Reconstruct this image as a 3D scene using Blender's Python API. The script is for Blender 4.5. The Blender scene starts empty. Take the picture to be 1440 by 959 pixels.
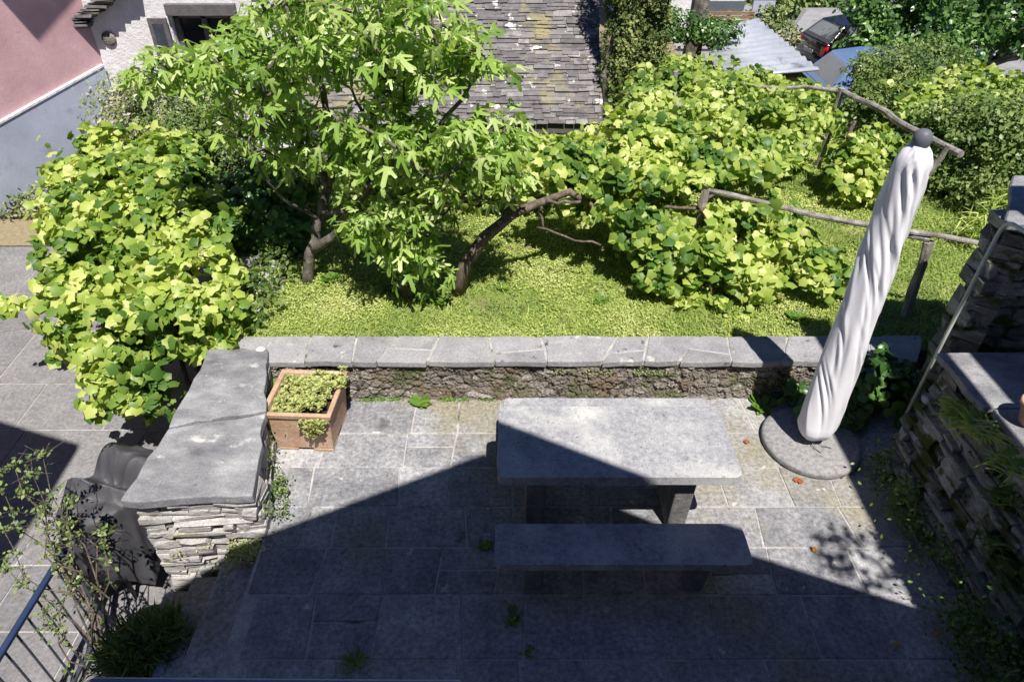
import bpy, math, random
import numpy as np
from mathutils import Vector, Matrix, noise
random.seed(7); rng = np.random.default_rng(7)
S = bpy.context.scene; C = S.collection
R = math.radians; PI = math.pi
# ------------------------------------------------------------------ camera, light
VN = 2.7
CZ = 4.25; PITCH = R(37); SP, CP = math.sin(PITCH), math.cos(PITCH); F = 960.0
cam = bpy.data.cameras.new('camera'); camo = bpy.data.objects.new('camera', cam); C.objects.link(camo)
camo.location = (0, 0, CZ); camo.rotation_euler = (R(90) - PITCH, 0, 0)
cam.sensor_width = 36; cam.lens = 24; cam.clip_start = 0.02; cam.clip_end = 2000
S.camera = camo
SX, SY = -0.16, 0.50                      # shadow offset per metre of height
w = bpy.data.worlds.new('World'); S.world = w; w.use_nodes = True
nt = w.node_tree; bg = nt.nodes['Background']
sky = nt.nodes.new('ShaderNodeTexSky'); sky.sky_type = 'NISHITA'; sky.sun_disc = False
sky.sun_elevation = math.atan2(1, math.hypot(SX, SY)); sky.sun_rotation = math.atan2(-SX, -SY)
sky.air_density = 1.0; sky.dust_density = 0.0; sky.ozone_density = 10.0; sky.altitude = 1500
tint = nt.nodes.new('ShaderNodeVectorMath'); tint.operation = 'MULTIPLY'; tint.inputs[1].default_value = (.82, .97, 1.22)
nt.links.new(sky.outputs[0], tint.inputs[0]); nt.links.new(tint.outputs[0], bg.inputs[0]); bg.inputs[1].default_value = 0.045
sl = bpy.data.lights.new('sun', 'SUN'); sl.energy = 5.0; sl.angle = R(0.5); sl.color = (1.0, 0.95, 0.86)
so = bpy.data.objects.new('sun', sl); C.objects.link(so)
so.rotation_euler = Vector((-SX, -SY, 1)).to_track_quat('Z', 'Y').to_euler(); so.location = (0, -5, 20)
vs = S.view_settings; vs.view_transform = 'Standard'; vs.look = 'None'; vs.gamma = 1; vs.use_curve_mapping = False
vs.exposure = 0.6
S.render.engine = 'CYCLES'

# a point of the photo (pixel) on the horizontal plane z, or on the vertical plane y
def at_z(px, py, z=0.0):
    u = (px - 720) / F; v = (py - 479.5) / F
    t = (CZ - z) / (SP + v * CP); return Vector((u * t, t * (CP - v * SP), z))
def at_y(px, py, y):
    u = (px - 720) / F; v = (py - 479.5) / F
    t = y / (CP - v * SP); return Vector((u * t, y, CZ - t * (SP + v * CP)))

# ------------------------------------------------------------------ object helpers
def tag(o, label=None, cat=None, group=None, kind=None):
    if label: o['label'] = label
    if cat: o['category'] = cat
    if group: o['group'] = group
    if kind: o['kind'] = kind
    return o
def thing(name, label, cat, loc=(0, 0, 0), rz=0, group=None):
    o = bpy.data.objects.new(name, None); C.objects.link(o); o.location = loc; o.rotation_euler = (0, 0, rz)
    o.empty_display_size = 0.1
    return tag(o, label, cat, group)
class MB:
    def __init__(s): s.v = []; s.f = []; s.r = []
    def add(s, vs, fs, rnd=None):
        b = len(s.v); rnd = random.random() if rnd is None else rnd
        s.v += [tuple(p) for p in vs]; s.f += [tuple(b + i for i in f) for f in fs]; s.r += [rnd] * len(vs)
    def box(s, lo, hi, j=0.0, rnd=None):
        P = [(x, y, z) for z in (lo[2], hi[2]) for x, y in ((lo[0], lo[1]), (hi[0], lo[1]), (hi[0], hi[1]), (lo[0], hi[1]))]
        P = [tuple(c + random.uniform(-j, j) for c in p) for p in P]
        s.add(P, [(0, 3, 2, 1), (4, 5, 6, 7), (0, 1, 5, 4), (1, 2, 6, 5), (2, 3, 7, 6), (3, 0, 4, 7)], rnd)
    def prism(s, poly, z0, z1, j=0.0, rnd=None):       # poly ccw [(x,y)]
        n = len(poly); zz = z1 + random.uniform(-j, j)
        P = [(x, y, z0) for x, y in poly] + [(x, y, zz + random.uniform(-j, j) * .4) for x, y in poly]
        s.add(P, [tuple(range(n))[::-1], tuple(range(n, 2 * n))] + [(i, (i + 1) % n, n + (i + 1) % n, n + i) for i in range(n)], rnd)
    def tube(s, pts, rad, n=7, rnd=None, cap=True, wob=0.0):
        pts = [Vector(p) for p in pts]; m = len(pts)
        if not hasattr(rad, '__len__'): rad = [rad] * m
        vs = []; prev = None
        for i, p in enumerate(pts):
            d = (pts[min(i + 1, m - 1)] - pts[max(i - 1, 0)]); d = d.normalized() if d.length > 1e-6 else Vector((0, 0, 1))
            a = prev if prev else (Vector((1, 0, 0)) if abs(d.x) < .8 else Vector((0, 1, 0)))
            a = (a - d * a.dot(d)).normalized(); prev = a; b = d.cross(a)
            for k in range(n):
                t = 2 * PI * k / n; rr = rad[i] * (1 + random.uniform(-wob, wob))
                vs.append(p + a * math.cos(t) * rr + b * math.sin(t) * rr)
        fs = [(i * n + k, i * n + (k + 1) % n, (i + 1) * n + (k + 1) % n, (i + 1) * n + k) for i in range(m - 1) for k in range(n)]
        if cap: fs += [tuple(range(n))[::-1], tuple(range((m - 1) * n, m * n))]
        s.add(vs, fs, rnd)
    def build(s, name, mat, parent=None, bevel=0, seg=1, smooth=False, sub=0):
        me = bpy.data.meshes.new(name); me.from_pydata(s.v, [], s.f); me.update()
        a = me.attributes.new('rnd', 'FLOAT', 'POINT'); a.data.foreach_set('value', s.r)
        me.materials.append(mat)
        if smooth: me.polygons.foreach_set('use_smooth', [True] * len(me.polygons))
        o = bpy.data.objects.new(name, me); C.objects.link(o)
        if parent: o.parent = parent
        if sub:
            m = o.modifiers.new('sub', 'SUBSURF'); m.levels = m.render_levels = sub
        if bevel:
            m = o.modifiers.new('bev', 'BEVEL'); m.width = bevel; m.segments = seg; m.limit_method = 'ANGLE'; m.angle_limit = R(35)
        return o
def lathe(prof, n=32, fn=None):                          # prof [(r,z)]; returns MB
    mb = MB(); vs = []
    for (r, z) in prof:
        for k in range(n):
            t = 2 * PI * k / n; rr = r if fn is None else fn(r, z, t); vs.append((rr * math.cos(t), rr * math.sin(t), z))
    m = len(prof)
    fs = [(i * n + k, i * n + (k + 1) % n, (i + 1) * n + (k + 1) % n, (i + 1) * n + k) for i in range(m - 1) for k in range(n)]
    fs += [tuple(range(n))[::-1], tuple(range((m - 1) * n, m * n))]
    mb.add(vs, fs, .5); return mb

# ------------------------------------------------------------------ materials
def mat(name, stops, scale=6.0, detail=6, rough=0.85, bump=0.3, bscale=None, rnd=0.0, spots=None, spec=0.3,
        stretch=(1, 1, 1), bdist=0.02, speck=None, metal=0.0, grain=0.35, gscale=None, blue=1.06):
    """stops: colours of a noise ramp; rnd: share of the per-piece random value; spots: [(colour, scale, threshold, softness)]"""
    m = bpy.data.materials.new(name); m.use_nodes = True; t = m.node_tree; N = t.nodes; L = t.links
    b = N['Principled BSDF']; b.inputs['Roughness'].default_value = rough; b.inputs['Specular IOR Level'].default_value = spec
    b.inputs['Metallic'].default_value = metal
    tc = N.new('ShaderNodeTexCoord'); mp = N.new('ShaderNodeMapping'); mp.inputs['Scale'].default_value = stretch
    L.new(tc.outputs['Object'], mp.inputs[0])
    n1 = N.new('ShaderNodeTexNoise'); n1.inputs['Scale'].default_value = scale; n1.inputs['Detail'].default_value = detail
    n1.inputs['Roughness'].default_value = .65; L.new(mp.outputs[0], n1.inputs[0])
    fac = n1.outputs[0]
    mr = N.new('ShaderNodeMapRange'); mr.inputs[1].default_value = .3; mr.inputs[2].default_value = .7; L.new(fac, mr.inputs[0]); fac = mr.outputs[0]
    if rnd:
        at = N.new('ShaderNodeAttribute'); at.attribute_name = 'rnd'
        mx = N.new('ShaderNodeMix'); mx.inputs[0].default_value = rnd; L.new(fac, mx.inputs[2]); L.new(at.outputs['Fac'], mx.inputs[3]); fac = mx.outputs[0]
    cr = N.new('ShaderNodeValToRGB'); L.new(fac, cr.inputs[0]); e = cr.color_ramp.elements
    for i, c in enumerate(stops):
        pos = i / (len(stops) - 1) if len(stops) > 1 else 0
        el = e[i] if i < 2 else e.new(pos); el.position = pos; el.color = (c[0], c[1], c[2] * blue, 1)
    col = cr.outputs[0]
    for q, (sc_, ss, th, sf) in enumerate(spots or []):
        ns = N.new('ShaderNodeTexNoise'); ns.inputs['Scale'].default_value = ss; ns.inputs['Detail'].default_value = 5
        ns.noise_dimensions = '4D'; ns.inputs['W'].default_value = 3.7 * q + 1.3
        ns.inputs['Roughness'].default_value = .6; L.new(mp.outputs[0], ns.inputs[0])
        r2 = N.new('ShaderNodeMapRange'); r2.inputs[1].default_value = th; r2.inputs[2].default_value = th + sf; L.new(ns.outputs[0], r2.inputs[0])
        m2 = N.new('ShaderNodeMix'); m2.data_type = 'RGBA'; L.new(r2.outputs[0], m2.inputs[0]); L.new(col, m2.inputs[6]); m2.inputs[7].default_value = (*sc_, 1); col = m2.outputs[2]
    if grain:
        ng = N.new('ShaderNodeTexNoise'); ng.inputs['Scale'].default_value = gscale or max(60, scale * 9); ng.inputs['Detail'].default_value = 4; ng.inputs['Roughness'].default_value = .8
        L.new(mp.outputs[0], ng.inputs[0]); rg = N.new('ShaderNodeMapRange'); rg.inputs[1].default_value = .32; rg.inputs[2].default_value = .68
        rg.inputs[3].default_value = 1 - grain; rg.inputs[4].default_value = 1 + grain * .8; rg.clamp = True; L.new(ng.outputs[0], rg.inputs[0])
        mg = N.new('ShaderNodeVectorMath'); mg.operation = 'SCALE'; L.new(col, mg.inputs[0]); L.new(rg.outputs[0], mg.inputs['Scale']); col = mg.outputs[0]
    L.new(col, b.inputs['Base Color'])
    if bump:
        n3 = N.new('ShaderNodeTexNoise'); n3.inputs['Scale'].default_value = bscale or scale * 5; n3.inputs['Detail'].default_value = 8
        n3.inputs['Roughness'].default_value = .7; L.new(mp.outputs[0], n3.inputs[0])
        bm = N.new('ShaderNodeBump'); bm.inputs['Strength'].default_value = bump; bm.inputs['Distance'].default_value = bdist
        L.new(n3.outputs[0], bm.inputs['Height']); L.new(bm.outputs[0], b.inputs['Normal'])
    return m
def leafmat(name, stops, trans=0.35, tcol=None, rough=0.45, spec=0.4):
    m = bpy.data.materials.new(name); m.use_nodes = True; t = m.node_tree; N = t.nodes; L = t.links
    b = N['Principled BSDF']; b.inputs['Roughness'].default_value = rough; b.inputs['Specular IOR Level'].default_value = spec
    at = N.new('ShaderNodeAttribute'); at.attribute_name = 'rnd'
    cr = N.new('ShaderNodeValToRGB'); L.new(at.outputs['Fac'], cr.inputs[0]); e = cr.color_ramp.elements
    for i, c in enumerate(stops):
        pos = i / (len(stops) - 1); el = e[i] if i < 2 else e.new(pos); el.position = pos; el.color = (*c, 1)
    L.new(cr.outputs[0], b.inputs['Base Color'])
    tr = N.new('ShaderNodeBsdfTranslucent')
    hs = N.new('ShaderNodeMix'); hs.data_type = 'RGBA'; hs.blend_type = 'MULTIPLY'; hs.inputs[0].default_value = 1
    hs.inputs[7].default_value = (*(tcol or (1.25, 1.35, .55)), 1); L.new(cr.outputs[0], hs.inputs[6]); L.new(hs.outputs[2], tr.inputs[0])
    ms = N.new('ShaderNodeMixShader'); ms.inputs[0].default_value = trans
    L.new(b.outputs[0], ms.inputs[1]); L.new(tr.outputs[0], ms.inputs[2]); L.new(ms.outputs[0], N['Material Output'].inputs[0])
    return m

M = {}
M['paver'] = mat('gneiss_paver', [(.13, .13, .14), (.28, .28, .285), (.46, .455, .45)], 4.5, 12, .8, .4, 30, rnd=.45,
                 spots=[((.26, .24, .185), .9, .52, .14), ((.50, .49, .46), 7, .63, .05), ((.10, .10, .10), 4, .64, .08)], bdist=.012, grain=.5, gscale=28)
M['mortar'] = mat('pale_mortar', [(.30, .29, .27), (.52, .51, .48)], 9, 6, .95, .5, 60, spots=[((.10, .11, .07), 2.3, .55, .1), ((.10, .14, .03), 1.7, .62, .06)])
M['court'] = mat('court_slab', [(.13, .13, .135), (.19, .185, .185), (.25, .245, .24)], 2.5, 9, .85, .35, 25, rnd=.35,
                 spots=[((.16, .16, .16), 6, .62, .05), ((.5, .49, .46), 14, .7, .03)], bdist=.01, grain=.35, gscale=28)
M['coping'] = mat('coping_stone', [(.17, .17, .175), (.29, .285, .29), (.38, .37, .37)], 5, 9, .85, .5, 35, rnd=.4,
                  spots=[((.5, .49, .47), 6, .62, .06), ((.09, .09, .09), 8, .64, .05)])
M['wallstone'] = mat('rubble_stone', [(.10, .085, .065), (.34, .30, .25), (.66, .62, .57)], 16, 9, .95, 1.0, 45, rnd=.5,
                     spots=[((.24, .18, .13), 2.6, .52, .12), ((.15, .16, .08), 3.3, .50, .10), ((.6, .58, .54), 16, .62, .04), ((.05, .045, .03), 10, .60, .05)], bdist=.05)
M['drystone'] = mat('layered_gneiss', [(.20, .19, .17), (.40, .385, .36), (.58, .56, .53)], 7, 9, .9, .7, 30, rnd=.4, stretch=(1, 1, 3),
                    spots=[((.18, .17, .15), 6, .60, .06), ((.36, .30, .20), 3, .62, .06)])
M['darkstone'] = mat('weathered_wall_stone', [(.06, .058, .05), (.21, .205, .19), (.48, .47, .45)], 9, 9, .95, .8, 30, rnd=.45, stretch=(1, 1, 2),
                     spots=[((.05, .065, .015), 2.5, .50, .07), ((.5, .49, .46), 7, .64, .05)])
M['core'] = mat('dark_joint', [(.03, .028, .022), (.07, .065, .05)], 20, 5, 1, .5)
M['slabtop'] = mat('mica_slab', [(.12, .12, .13), (.23, .23, .235), (.37, .37, .37)], 3, 10, .75, .45, 30, stretch=(1, 1.6, 1),
                   spots=[((.52, .52, .50), 5, .60, .1), ((.12, .12, .125), 14, .64, .05)])
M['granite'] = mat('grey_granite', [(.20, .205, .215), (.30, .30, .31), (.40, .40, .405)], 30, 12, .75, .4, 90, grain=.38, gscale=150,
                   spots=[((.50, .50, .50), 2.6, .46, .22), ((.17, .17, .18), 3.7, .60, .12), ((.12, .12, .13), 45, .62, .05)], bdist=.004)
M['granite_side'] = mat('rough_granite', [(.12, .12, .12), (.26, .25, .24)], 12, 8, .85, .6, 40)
M['disc'] = mat('exposed_aggregate', [(.16, .155, .15), (.27, .265, .26), (.37, .36, .35)], 26, 9, .9, .5, 70, spots=[((.11, .11, .11), 40, .62, .04)])
M['fabric'] = mat('cover_cloth', [(.69, .69, .71), (.77, .77, .79)], 3, 4, .85, .12, 40, bdist=.006, spec=.15, grain=.03, spots=[((.62, .62, .61), 2.2, .60, .12)])
M['knob'] = mat('grey_plastic', [(.10, .11, .13), (.13, .14, .16)], 5, 3, .5, 0, grain=0)
M['pipe'] = mat('pale_tube', [(.42, .45, .40), (.52, .55, .48)], 8, 3, .4, .05, grain=0)
M['steel'] = mat('painted_iron', [(.035, .04, .05), (.06, .07, .09)], 12, 4, .45, .1, grain=0)
M['terracotta'] = mat('terracotta', [(.36, .22, .14), (.48, .32, .21), (.58, .43, .31)], 5, 8, .85, .25, 40,
                      spots=[((.62, .50, .40), 4, .60, .12), ((.25, .15, .09), 7, .63, .08)])
M['soil'] = mat('dark_soil', [(.03, .022, .015), (.07, .05, .035)], 20, 6, 1, .8)
M['cover'] = mat('worn_cover', [(.05, .05, .055), (.07, .07, .075)], 5, 6, .5, .2, 30, grain=.08, spots=[((.008, .008, .008), 4.2, .62, .01)])
M['black'] = mat('black_enamel', [(.012, .012, .013), (.022, .022, .022)], 6, 3, .35, 0, grain=0)
M['bark'] = mat('vine_bark', [(.06, .045, .034), (.15, .115, .09), (.27, .225, .185)], 14, 8, .95, .9, 40, stretch=(2, 2, .5))
M['figbark'] = mat('fig_bark', [(.045, .038, .03), (.13, .115, .095), (.27, .25, .22)], 10, 8, .9, .5, 40)
M['weathered'] = mat('weathered_pole', [(.12, .105, .09), (.26, .24, .21), (.42, .40, .37)], 12, 8, .95, .7, 40, stretch=(1, 1, .4))
M['slate'] = mat('roof_slate', [(.075, .07, .07), (.14, .13, .13), (.21, .20, .195), (.36, .345, .33)], 7, 8, .8, .6, 25, rnd=.55,
                 spots=[((.27, .24, .14), 1.3, .53, .10), ((.66, .65, .61), 4, .62, .03), ((.10, .095, .09), 4, .62, .06)])
M['white_wall'] = mat('white_render', [(.62, .60, .58), (.80, .79, .78)], 4, 7, .95, .8, 14, spots=[((.5, .47, .43), 2.5, .68, .08)], bdist=.03, grain=.12)
M['pink_wall'] = mat('pink_render', [(.46, .28, .29), (.53, .34, .345), (.60, .40, .40)], 1.2, 7, .95, .3, 12, grain=.08, spots=[((.42, .27, .27), .8, .56, .15), ((.68, .52, .50), 3.5, .66, .08)])
M['blue_wall'] = mat('blue_render', [(.33, .37, .45), (.43, .47, .56)], 2, 7, .9, .2, 12, grain=.06, spots=[((.24, .26, .30), 1.3, .58, .12), ((.55, .56, .6), 5, .68, .05)])
M['shutter'] = mat('grey_wood', [(.09, .085, .085), (.15, .145, .14)], 8, 6, .7, .3)
M['dark_glass'] = mat('dark_glass', [(.01, .01, .012), (.02, .02, .022)], 3, 2, .08, 0, spec=.5, grain=0)
M['lawn'] = mat('lawn_soil', [(.08, .12, .025), (.17, .22, .05), (.27, .30, .10)], 2.2, 10, .95, .6, 30,
                spots=[((.16, .14, .075), 1.6, .60, .08)])
M['earth'] = mat('earth', [(.06, .06, .03), (.11, .115, .05)], 3, 8, 1, .5)
M['gravel'] = mat('yellow_gravel', [(.20, .16, .09), (.33, .28, .17)], 20, 8, 1, .6)
M['asphalt'] = mat('pale_asphalt', [(.20, .20, .20), (.30, .30, .295)], 3, 9, .9, .3, 40, spots=[((.14, .14, .14), 1.2, .58, .1)])
M['sheet'] = mat('sheet_metal', [(.42, .45, .50), (.58, .60, .63)], 2.5, 6, .4, .1, spots=[((.2, .22, .27), 2, .6, .1)], metal=.3)
M['plank'] = mat('brown_plank', [(.22, .13, .07), (.34, .22, .12)], 9, 6, .8, .3, stretch=(.3, 1, 1))
M['carpaint'] = mat('black_paint', [(.012, .012, .015), (.014, .014, .018)], 1, 1, .12, 0, spec=.6, grain=0)
M['bluepaint'] = mat('pale_blue_paint', [(.10, .17, .32), (.13, .20, .36)], 1, 1, .18, 0, spec=.6, grain=0)
M['glass'] = mat('car_glass', [(.10, .12, .13), (.14, .16, .17)], 1, 1, .03, 0, spec=.9, grain=0)
M['tyre'] = mat('rubber', [(.012, .012, .012), (.02, .02, .02)], 5, 2, .8, 0, grain=0)
M['rim'] = mat('alloy', [(.4, .4, .42), (.5, .5, .5)], 5, 2, .3, 0, metal=.8, grain=0)
M['redlamp'] = mat('red_lens', [(.45, .01, .012), (.55, .02, .02)], 9, 2, .15, 0, spec=.6, grain=0)
M['railblue'] = mat('dark_blue_enamel', [(.015, .03, .07), (.025, .045, .10)], 4, 3, .45, .05, grain=0)
M['ledge'] = mat('blue_grey_sheet', [(.20, .24, .33), (.26, .30, .40)], 3, 4, .5, .05, grain=0)
M['gate'] = mat('pale_blue_door', [(.36, .38, .44), (.44, .46, .52)], 2, 3, .6, 0, grain=0)
M['rock'] = mat('pale_rock', [(.5, .49, .47), (.68, .67, .64)], 9, 5, .9, .3)
L_ = leafmat
M['vine'] = L_('vine_leaf', [(.08, .17, .03), (.25, .36, .06), (.45, .53, .12), (.63, .66, .27)], .38)
M['vinefar'] = L_('vine_leaf_far', [(.10, .18, .035), (.28, .38, .07), (.46, .54, .14), (.62, .65, .30)], .40)
M['fig'] = L_('fig_leaf', [(.06, .14, .028), (.18, .31, .055), (.34, .48, .11), (.60, .68, .32)], .40, rough=.38, spec=.5)
M['darkleaf'] = L_('glossy_dark_leaf', [(.03, .08, .022), (.075, .165, .038), (.16, .28, .07)], .25, rough=.35, spec=.5)
M['shrub'] = L_('shrub_leaf', [(.05, .10, .025), (.12, .19, .045), (.26, .33, .11)], .28)
M['greyshrub'] = L_('dry_shrub_leaf', [(.05, .09, .025), (.13, .18, .06), (.28, .32, .13), (.50, .46, .36)], .2, rough=.7)
M['cypress'] = L_('cypress_leaf', [(.04, .07, .02), (.12, .16, .04), (.26, .29, .10)], .1, rough=.7)
M['sedum'] = L_('sedum_leaf', [(.25, .30, .09), (.40, .44, .15), (.52, .53, .25)], .2, rough=.6)
M['clover'] = L_('lawn_leaf', [(.11, .19, .035), (.28, .37, .07), (.43, .49, .14), (.54, .56, .24)], .3, rough=.6)
M['weed'] = L_('weed_leaf', [(.06, .14, .02), (.14, .26, .04), (.24, .36, .07)], .3)
M['dead'] = L_('dead_leaf', [(.30, .08, .03), (.42, .20, .07), (.40, .30, .15)], .15, rough=.8)
M['olive'] = L_('sparse_leaf', [(.05, .09, .03), (.15, .22, .07), (.30, .38, .13)], .3)

# ------------------------------------------------------------------ foliage helpers
def _poly(pts, droop=.26, cup=.26):                       # fan about the centre
    v = [(0, .35, 0.0)] + [(x, y, -droop * y * y - cup * abs(x)) for x, y in pts]
    n = len(pts); return np.array(v), [(0, 1 + i, 1 + (i + 1) % n) for i in range(n)]
T_VINE = _poly([(0, 0), (.28, -.16), (.52, .08), (.47, .30), (.60, .54), (.38, .70), (0, 1.0), (-.38, .70), (-.60, .54), (-.47, .30), (-.52, .08), (-.28, -.16)])
T_VFAR = _poly([(.1, -.1), (.55, .15), (.5, .65), (0, 1.0), (-.5, .65), (-.55, .15)])
_fl = []
for a, r_ in [(-95, .05), (-25, .38), (5, .24), (28, .76), (40, .76), (60, .30), (81, 1.0), (90, 1.15), (99, 1.0), (120, .30), (140, .76), (152, .76), (175, .24), (205, .38)]:
    _fl.append((r_ * math.cos(R(a)), .18 + r_ * math.sin(R(a))))
T_FIG = _poly(_fl, droop=.35, cup=.25); T_FIG[0][0] = (0, .2, .04)
T_OVAL = (np.array([(0, 0, 0), (.28, .35, -.03), (.2, .75, -.08), (0, 1, -.15), (-.2, .75, -.08), (-.28, .35, -.03)]), [(0, 1, 2, 3), (0, 3, 4, 5)])
T_BLADE = (np.array([(-.06, 0, 0), (.06, 0, 0), (.035, .6, -.05), (0, 1, -.22), (-.035, .6, -.05)]), [(0, 1, 2, 4), (2, 3, 4)])
T_TRI = (np.array([(-.4, 0, 0), (.4, 0, 0), (.3, .7, -.05), (-.3, .7, -.05)]), [(0, 1, 2, 3)])
def leaves(name, P, Nn, size, T, material, parent=None, tip=None, rnd=None, seed=1):
    r = np.random.default_rng(seed); P = np.asarray(P, float); n = len(P); Nn = np.asarray(Nn, float)
    Nn = Nn / (np.linalg.norm(Nn, axis=1, keepdims=True) + 1e-9)
    tip = r.normal(size=(n, 3)) if tip is None else np.asarray(tip, float)
    tip = tip - Nn * (tip * Nn).sum(1, keepdims=True); tip /= (np.linalg.norm(tip, axis=1, keepdims=True) + 1e-9)
    b = np.cross(tip, Nn); s = np.asarray(size, float)
    if s.ndim == 0: s = s * r.uniform(.5, 1.35, n)
    tv, tf = T; k = len(tv)
    V = P[:, None, :] + s[:, None, None] * (tv[None, :, 0:1] * b[:, None, :] + tv[None, :, 1:2] * tip[:, None, :] + tv[None, :, 2:3] * Nn[:, None, :])
    V = V.reshape(-1, 3)
    me = bpy.data.meshes.new(name)
    off = (np.arange(n) * k)[:, None]
    loops = []; 
    per = np.concatenate([np.array(f) for f in tf]); tot = len(per)
    idx = (off + per[None, :]).reshape(-1)
    ls = np.cumsum([0] + [len(f) for f in tf])[:-1]; starts = ((np.arange(n) * tot)[:, None] + ls[None, :]).reshape(-1)
    me.vertices.add(len(V)); me.vertices.foreach_set('co', V.reshape(-1).astype(np.float32))
    me.loops.add(len(idx)); me.loops.foreach_set('vertex_index', idx.astype(np.int32))
    me.polygons.add(len(starts)); me.polygons.foreach_set('loop_start', starts.astype(np.int32))
    me.update(calc_edges=True); me.validate()
    rv = r.random(n) if rnd is None else rnd
    a = me.attributes.new('rnd', 'FLOAT', 'POINT'); a.data.foreach_set('value', np.repeat(rv, k).astype(np.float32))
    me.materials.append(material)
    o = bpy.data.objects.new(name, me); C.objects.link(o)
    if parent: o.parent = parent
    return o
def shell(c, rad, n, seed, inner=.55):
    """points filling a lumpy ellipsoid, denser near its skin, with outward directions"""
    r = np.random.default_rng(seed); d = r.normal(size=(n, 3)); d /= np.linalg.norm(d, axis=1, keepdims=True)
    q = r.uniform(inner ** 3, 1, n) ** (1 / 3.)
    lump = 1 + .22 * np.sin(d[:, 0] * 5 + seed) * np.cos(d[:, 1] * 6 + seed * 2) + .14 * np.sin(d[:, 2] * 9 + d[:, 0] * 8 + seed) + .10 * np.sin(d[:, 1] * 17 + d[:, 2] * 13)
    P = np.array(c) + d * np.array(rad) * (q * lump)[:, None]
    return P, d
def mass(blobs, seed=1, inner=.55):
    Ps, Ds = [], []
    for i, (c, rad, n) in enumerate(blobs):
        p, d = shell(c, rad, n, seed * 13 + i, inner); Ps.append(p); Ds.append(d)
    return np.concatenate(Ps), np.concatenate(Ds)
def vine_leaves(name, blobs, size, T, m, parent, seed, inner=.5, zmin=.36, up=1.0, cull=None):
    P, D = mass([(c, q, int(n * VN)) for c, q, n in blobs], seed, inner); keep = P[:, 2] > zmin; P, D = P[keep], D[keep]
    hole = np.array([noise.noise(Vector(p) * 2.6 + Vector((0, seed, 0))) + .9 * noise.noise(Vector(p) * 5.5 + Vector((seed, 0, 0))) for p in P]); keep = hole > -.04
    if cull:                                            # thin places where the timber shows through
        t_ = P[:, 1] * CP + (CZ - P[:, 2]) * SP; qx = 720 + F * P[:, 0] / t_; qy = 479.5 + F * ((CZ - P[:, 2]) / t_ - SP) / CP
        for (a0, b0, a1, b1, ymax) in cull: keep &= ~((qx > a0) & (qx < a1) & (qy > b0) & (qy < b1) & (P[:, 1] < ymax))
    P, D = P[keep], D[keep]
    r = np.random.default_rng(seed); n = len(P)
    Nn = D * .5 + np.array([0, -.35, up]) + r.normal(size=(n, 3)) * .72
    tip = D * .5 + np.array([0, -.5, -.6]) + r.normal(size=(n, 3)) * .8
    # colour: clumps of younger and older leaves
    g = np.array([noise.noise(Vector(p) * 1.7 + Vector((seed, 0, 0))) for p in P])
    rv = np.clip(.42 + g * .7 + r.normal(size=n) * .27, 0, 1)
    return leaves(name, P, Nn, size, T, m, parent, tip, rv, seed)
def wander(a, b, n=6, amp=.08, sag=0):
    a, b = Vector(a), Vector(b); L = (b - a).length; out = []
    o = Vector((random.uniform(-9, 9), random.uniform(-9, 9), 0))
    for i in range(n + 1):
        t = i / n; p = a.lerp(b, t); k = math.sin(PI * t)
        p += Vector((noise.noise(o + Vector((t * 3, 0, 0))), noise.noise(o + Vector((0, t * 3, 5))), noise.noise(o + Vector((2, 2, t * 3))) - sag)) * L * amp * 2 * k
        out.append(p)
    return out
def grow(mb, nodes, tips, r0=.012, r1=.004, amp=.12):
    """connect each tip to the nearest node of the limbs with a twig; twigs become nodes too"""
    for t in sorted(tips, key=lambda p: min((p - q).length for q in nodes)):
        q = min(nodes, key=lambda q: (t - q).length + (0.35 if q.z > t.z + .1 else 0))
        pts = wander(q, t, 4, amp); mb.tube(pts, [r0 + (r1 - r0) * i / 4 for i in range(5)], 5); nodes += pts[1:-1]

# ------------------------------------------------------------------ ground and paving (the setting)
def sheet(name, x0, x1, y0, y1, zf, m, nx=2, ny=2, jit=0):
    mb = MB(); P = []
    for j in range(ny + 1):
        for i in range(nx + 1):
            x = x0 + (x1 - x0) * i / nx; y = y0 + (y1 - y0) * j / ny; P.append((x, y, zf(x, y)))
    mb.add(P, [(j * (nx + 1) + i, j * (nx + 1) + i + 1, (j + 1) * (nx + 1) + i + 1, (j + 1) * (nx + 1) + i) for j in range(ny) for i in range(nx)])
    return tag(mb.build(name, m, smooth=True), kind='structure')
sheet('ground', -150, 150, -40, 260, lambda x, y: -1.6, M['earth'], 2, 2)
ZL = .35
def lawn_h(x, y): return ZL + .035 * noise.noise(Vector((x * .9, y * .9, 0))) + .018 * noise.noise(Vector((x * 4, y * 4, 3))) + .016 * noise.noise(Vector((x * 11, y * 11, 6))) - max(0, y - 9.3) * .10
lw = sheet('lawn', -2.72, 11, 5.06, 12.2, lawn_h, M['lawn'], 360, 190)
def court_h(x, y): return -1.0 + max(0, y - 3.6) * .065
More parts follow.
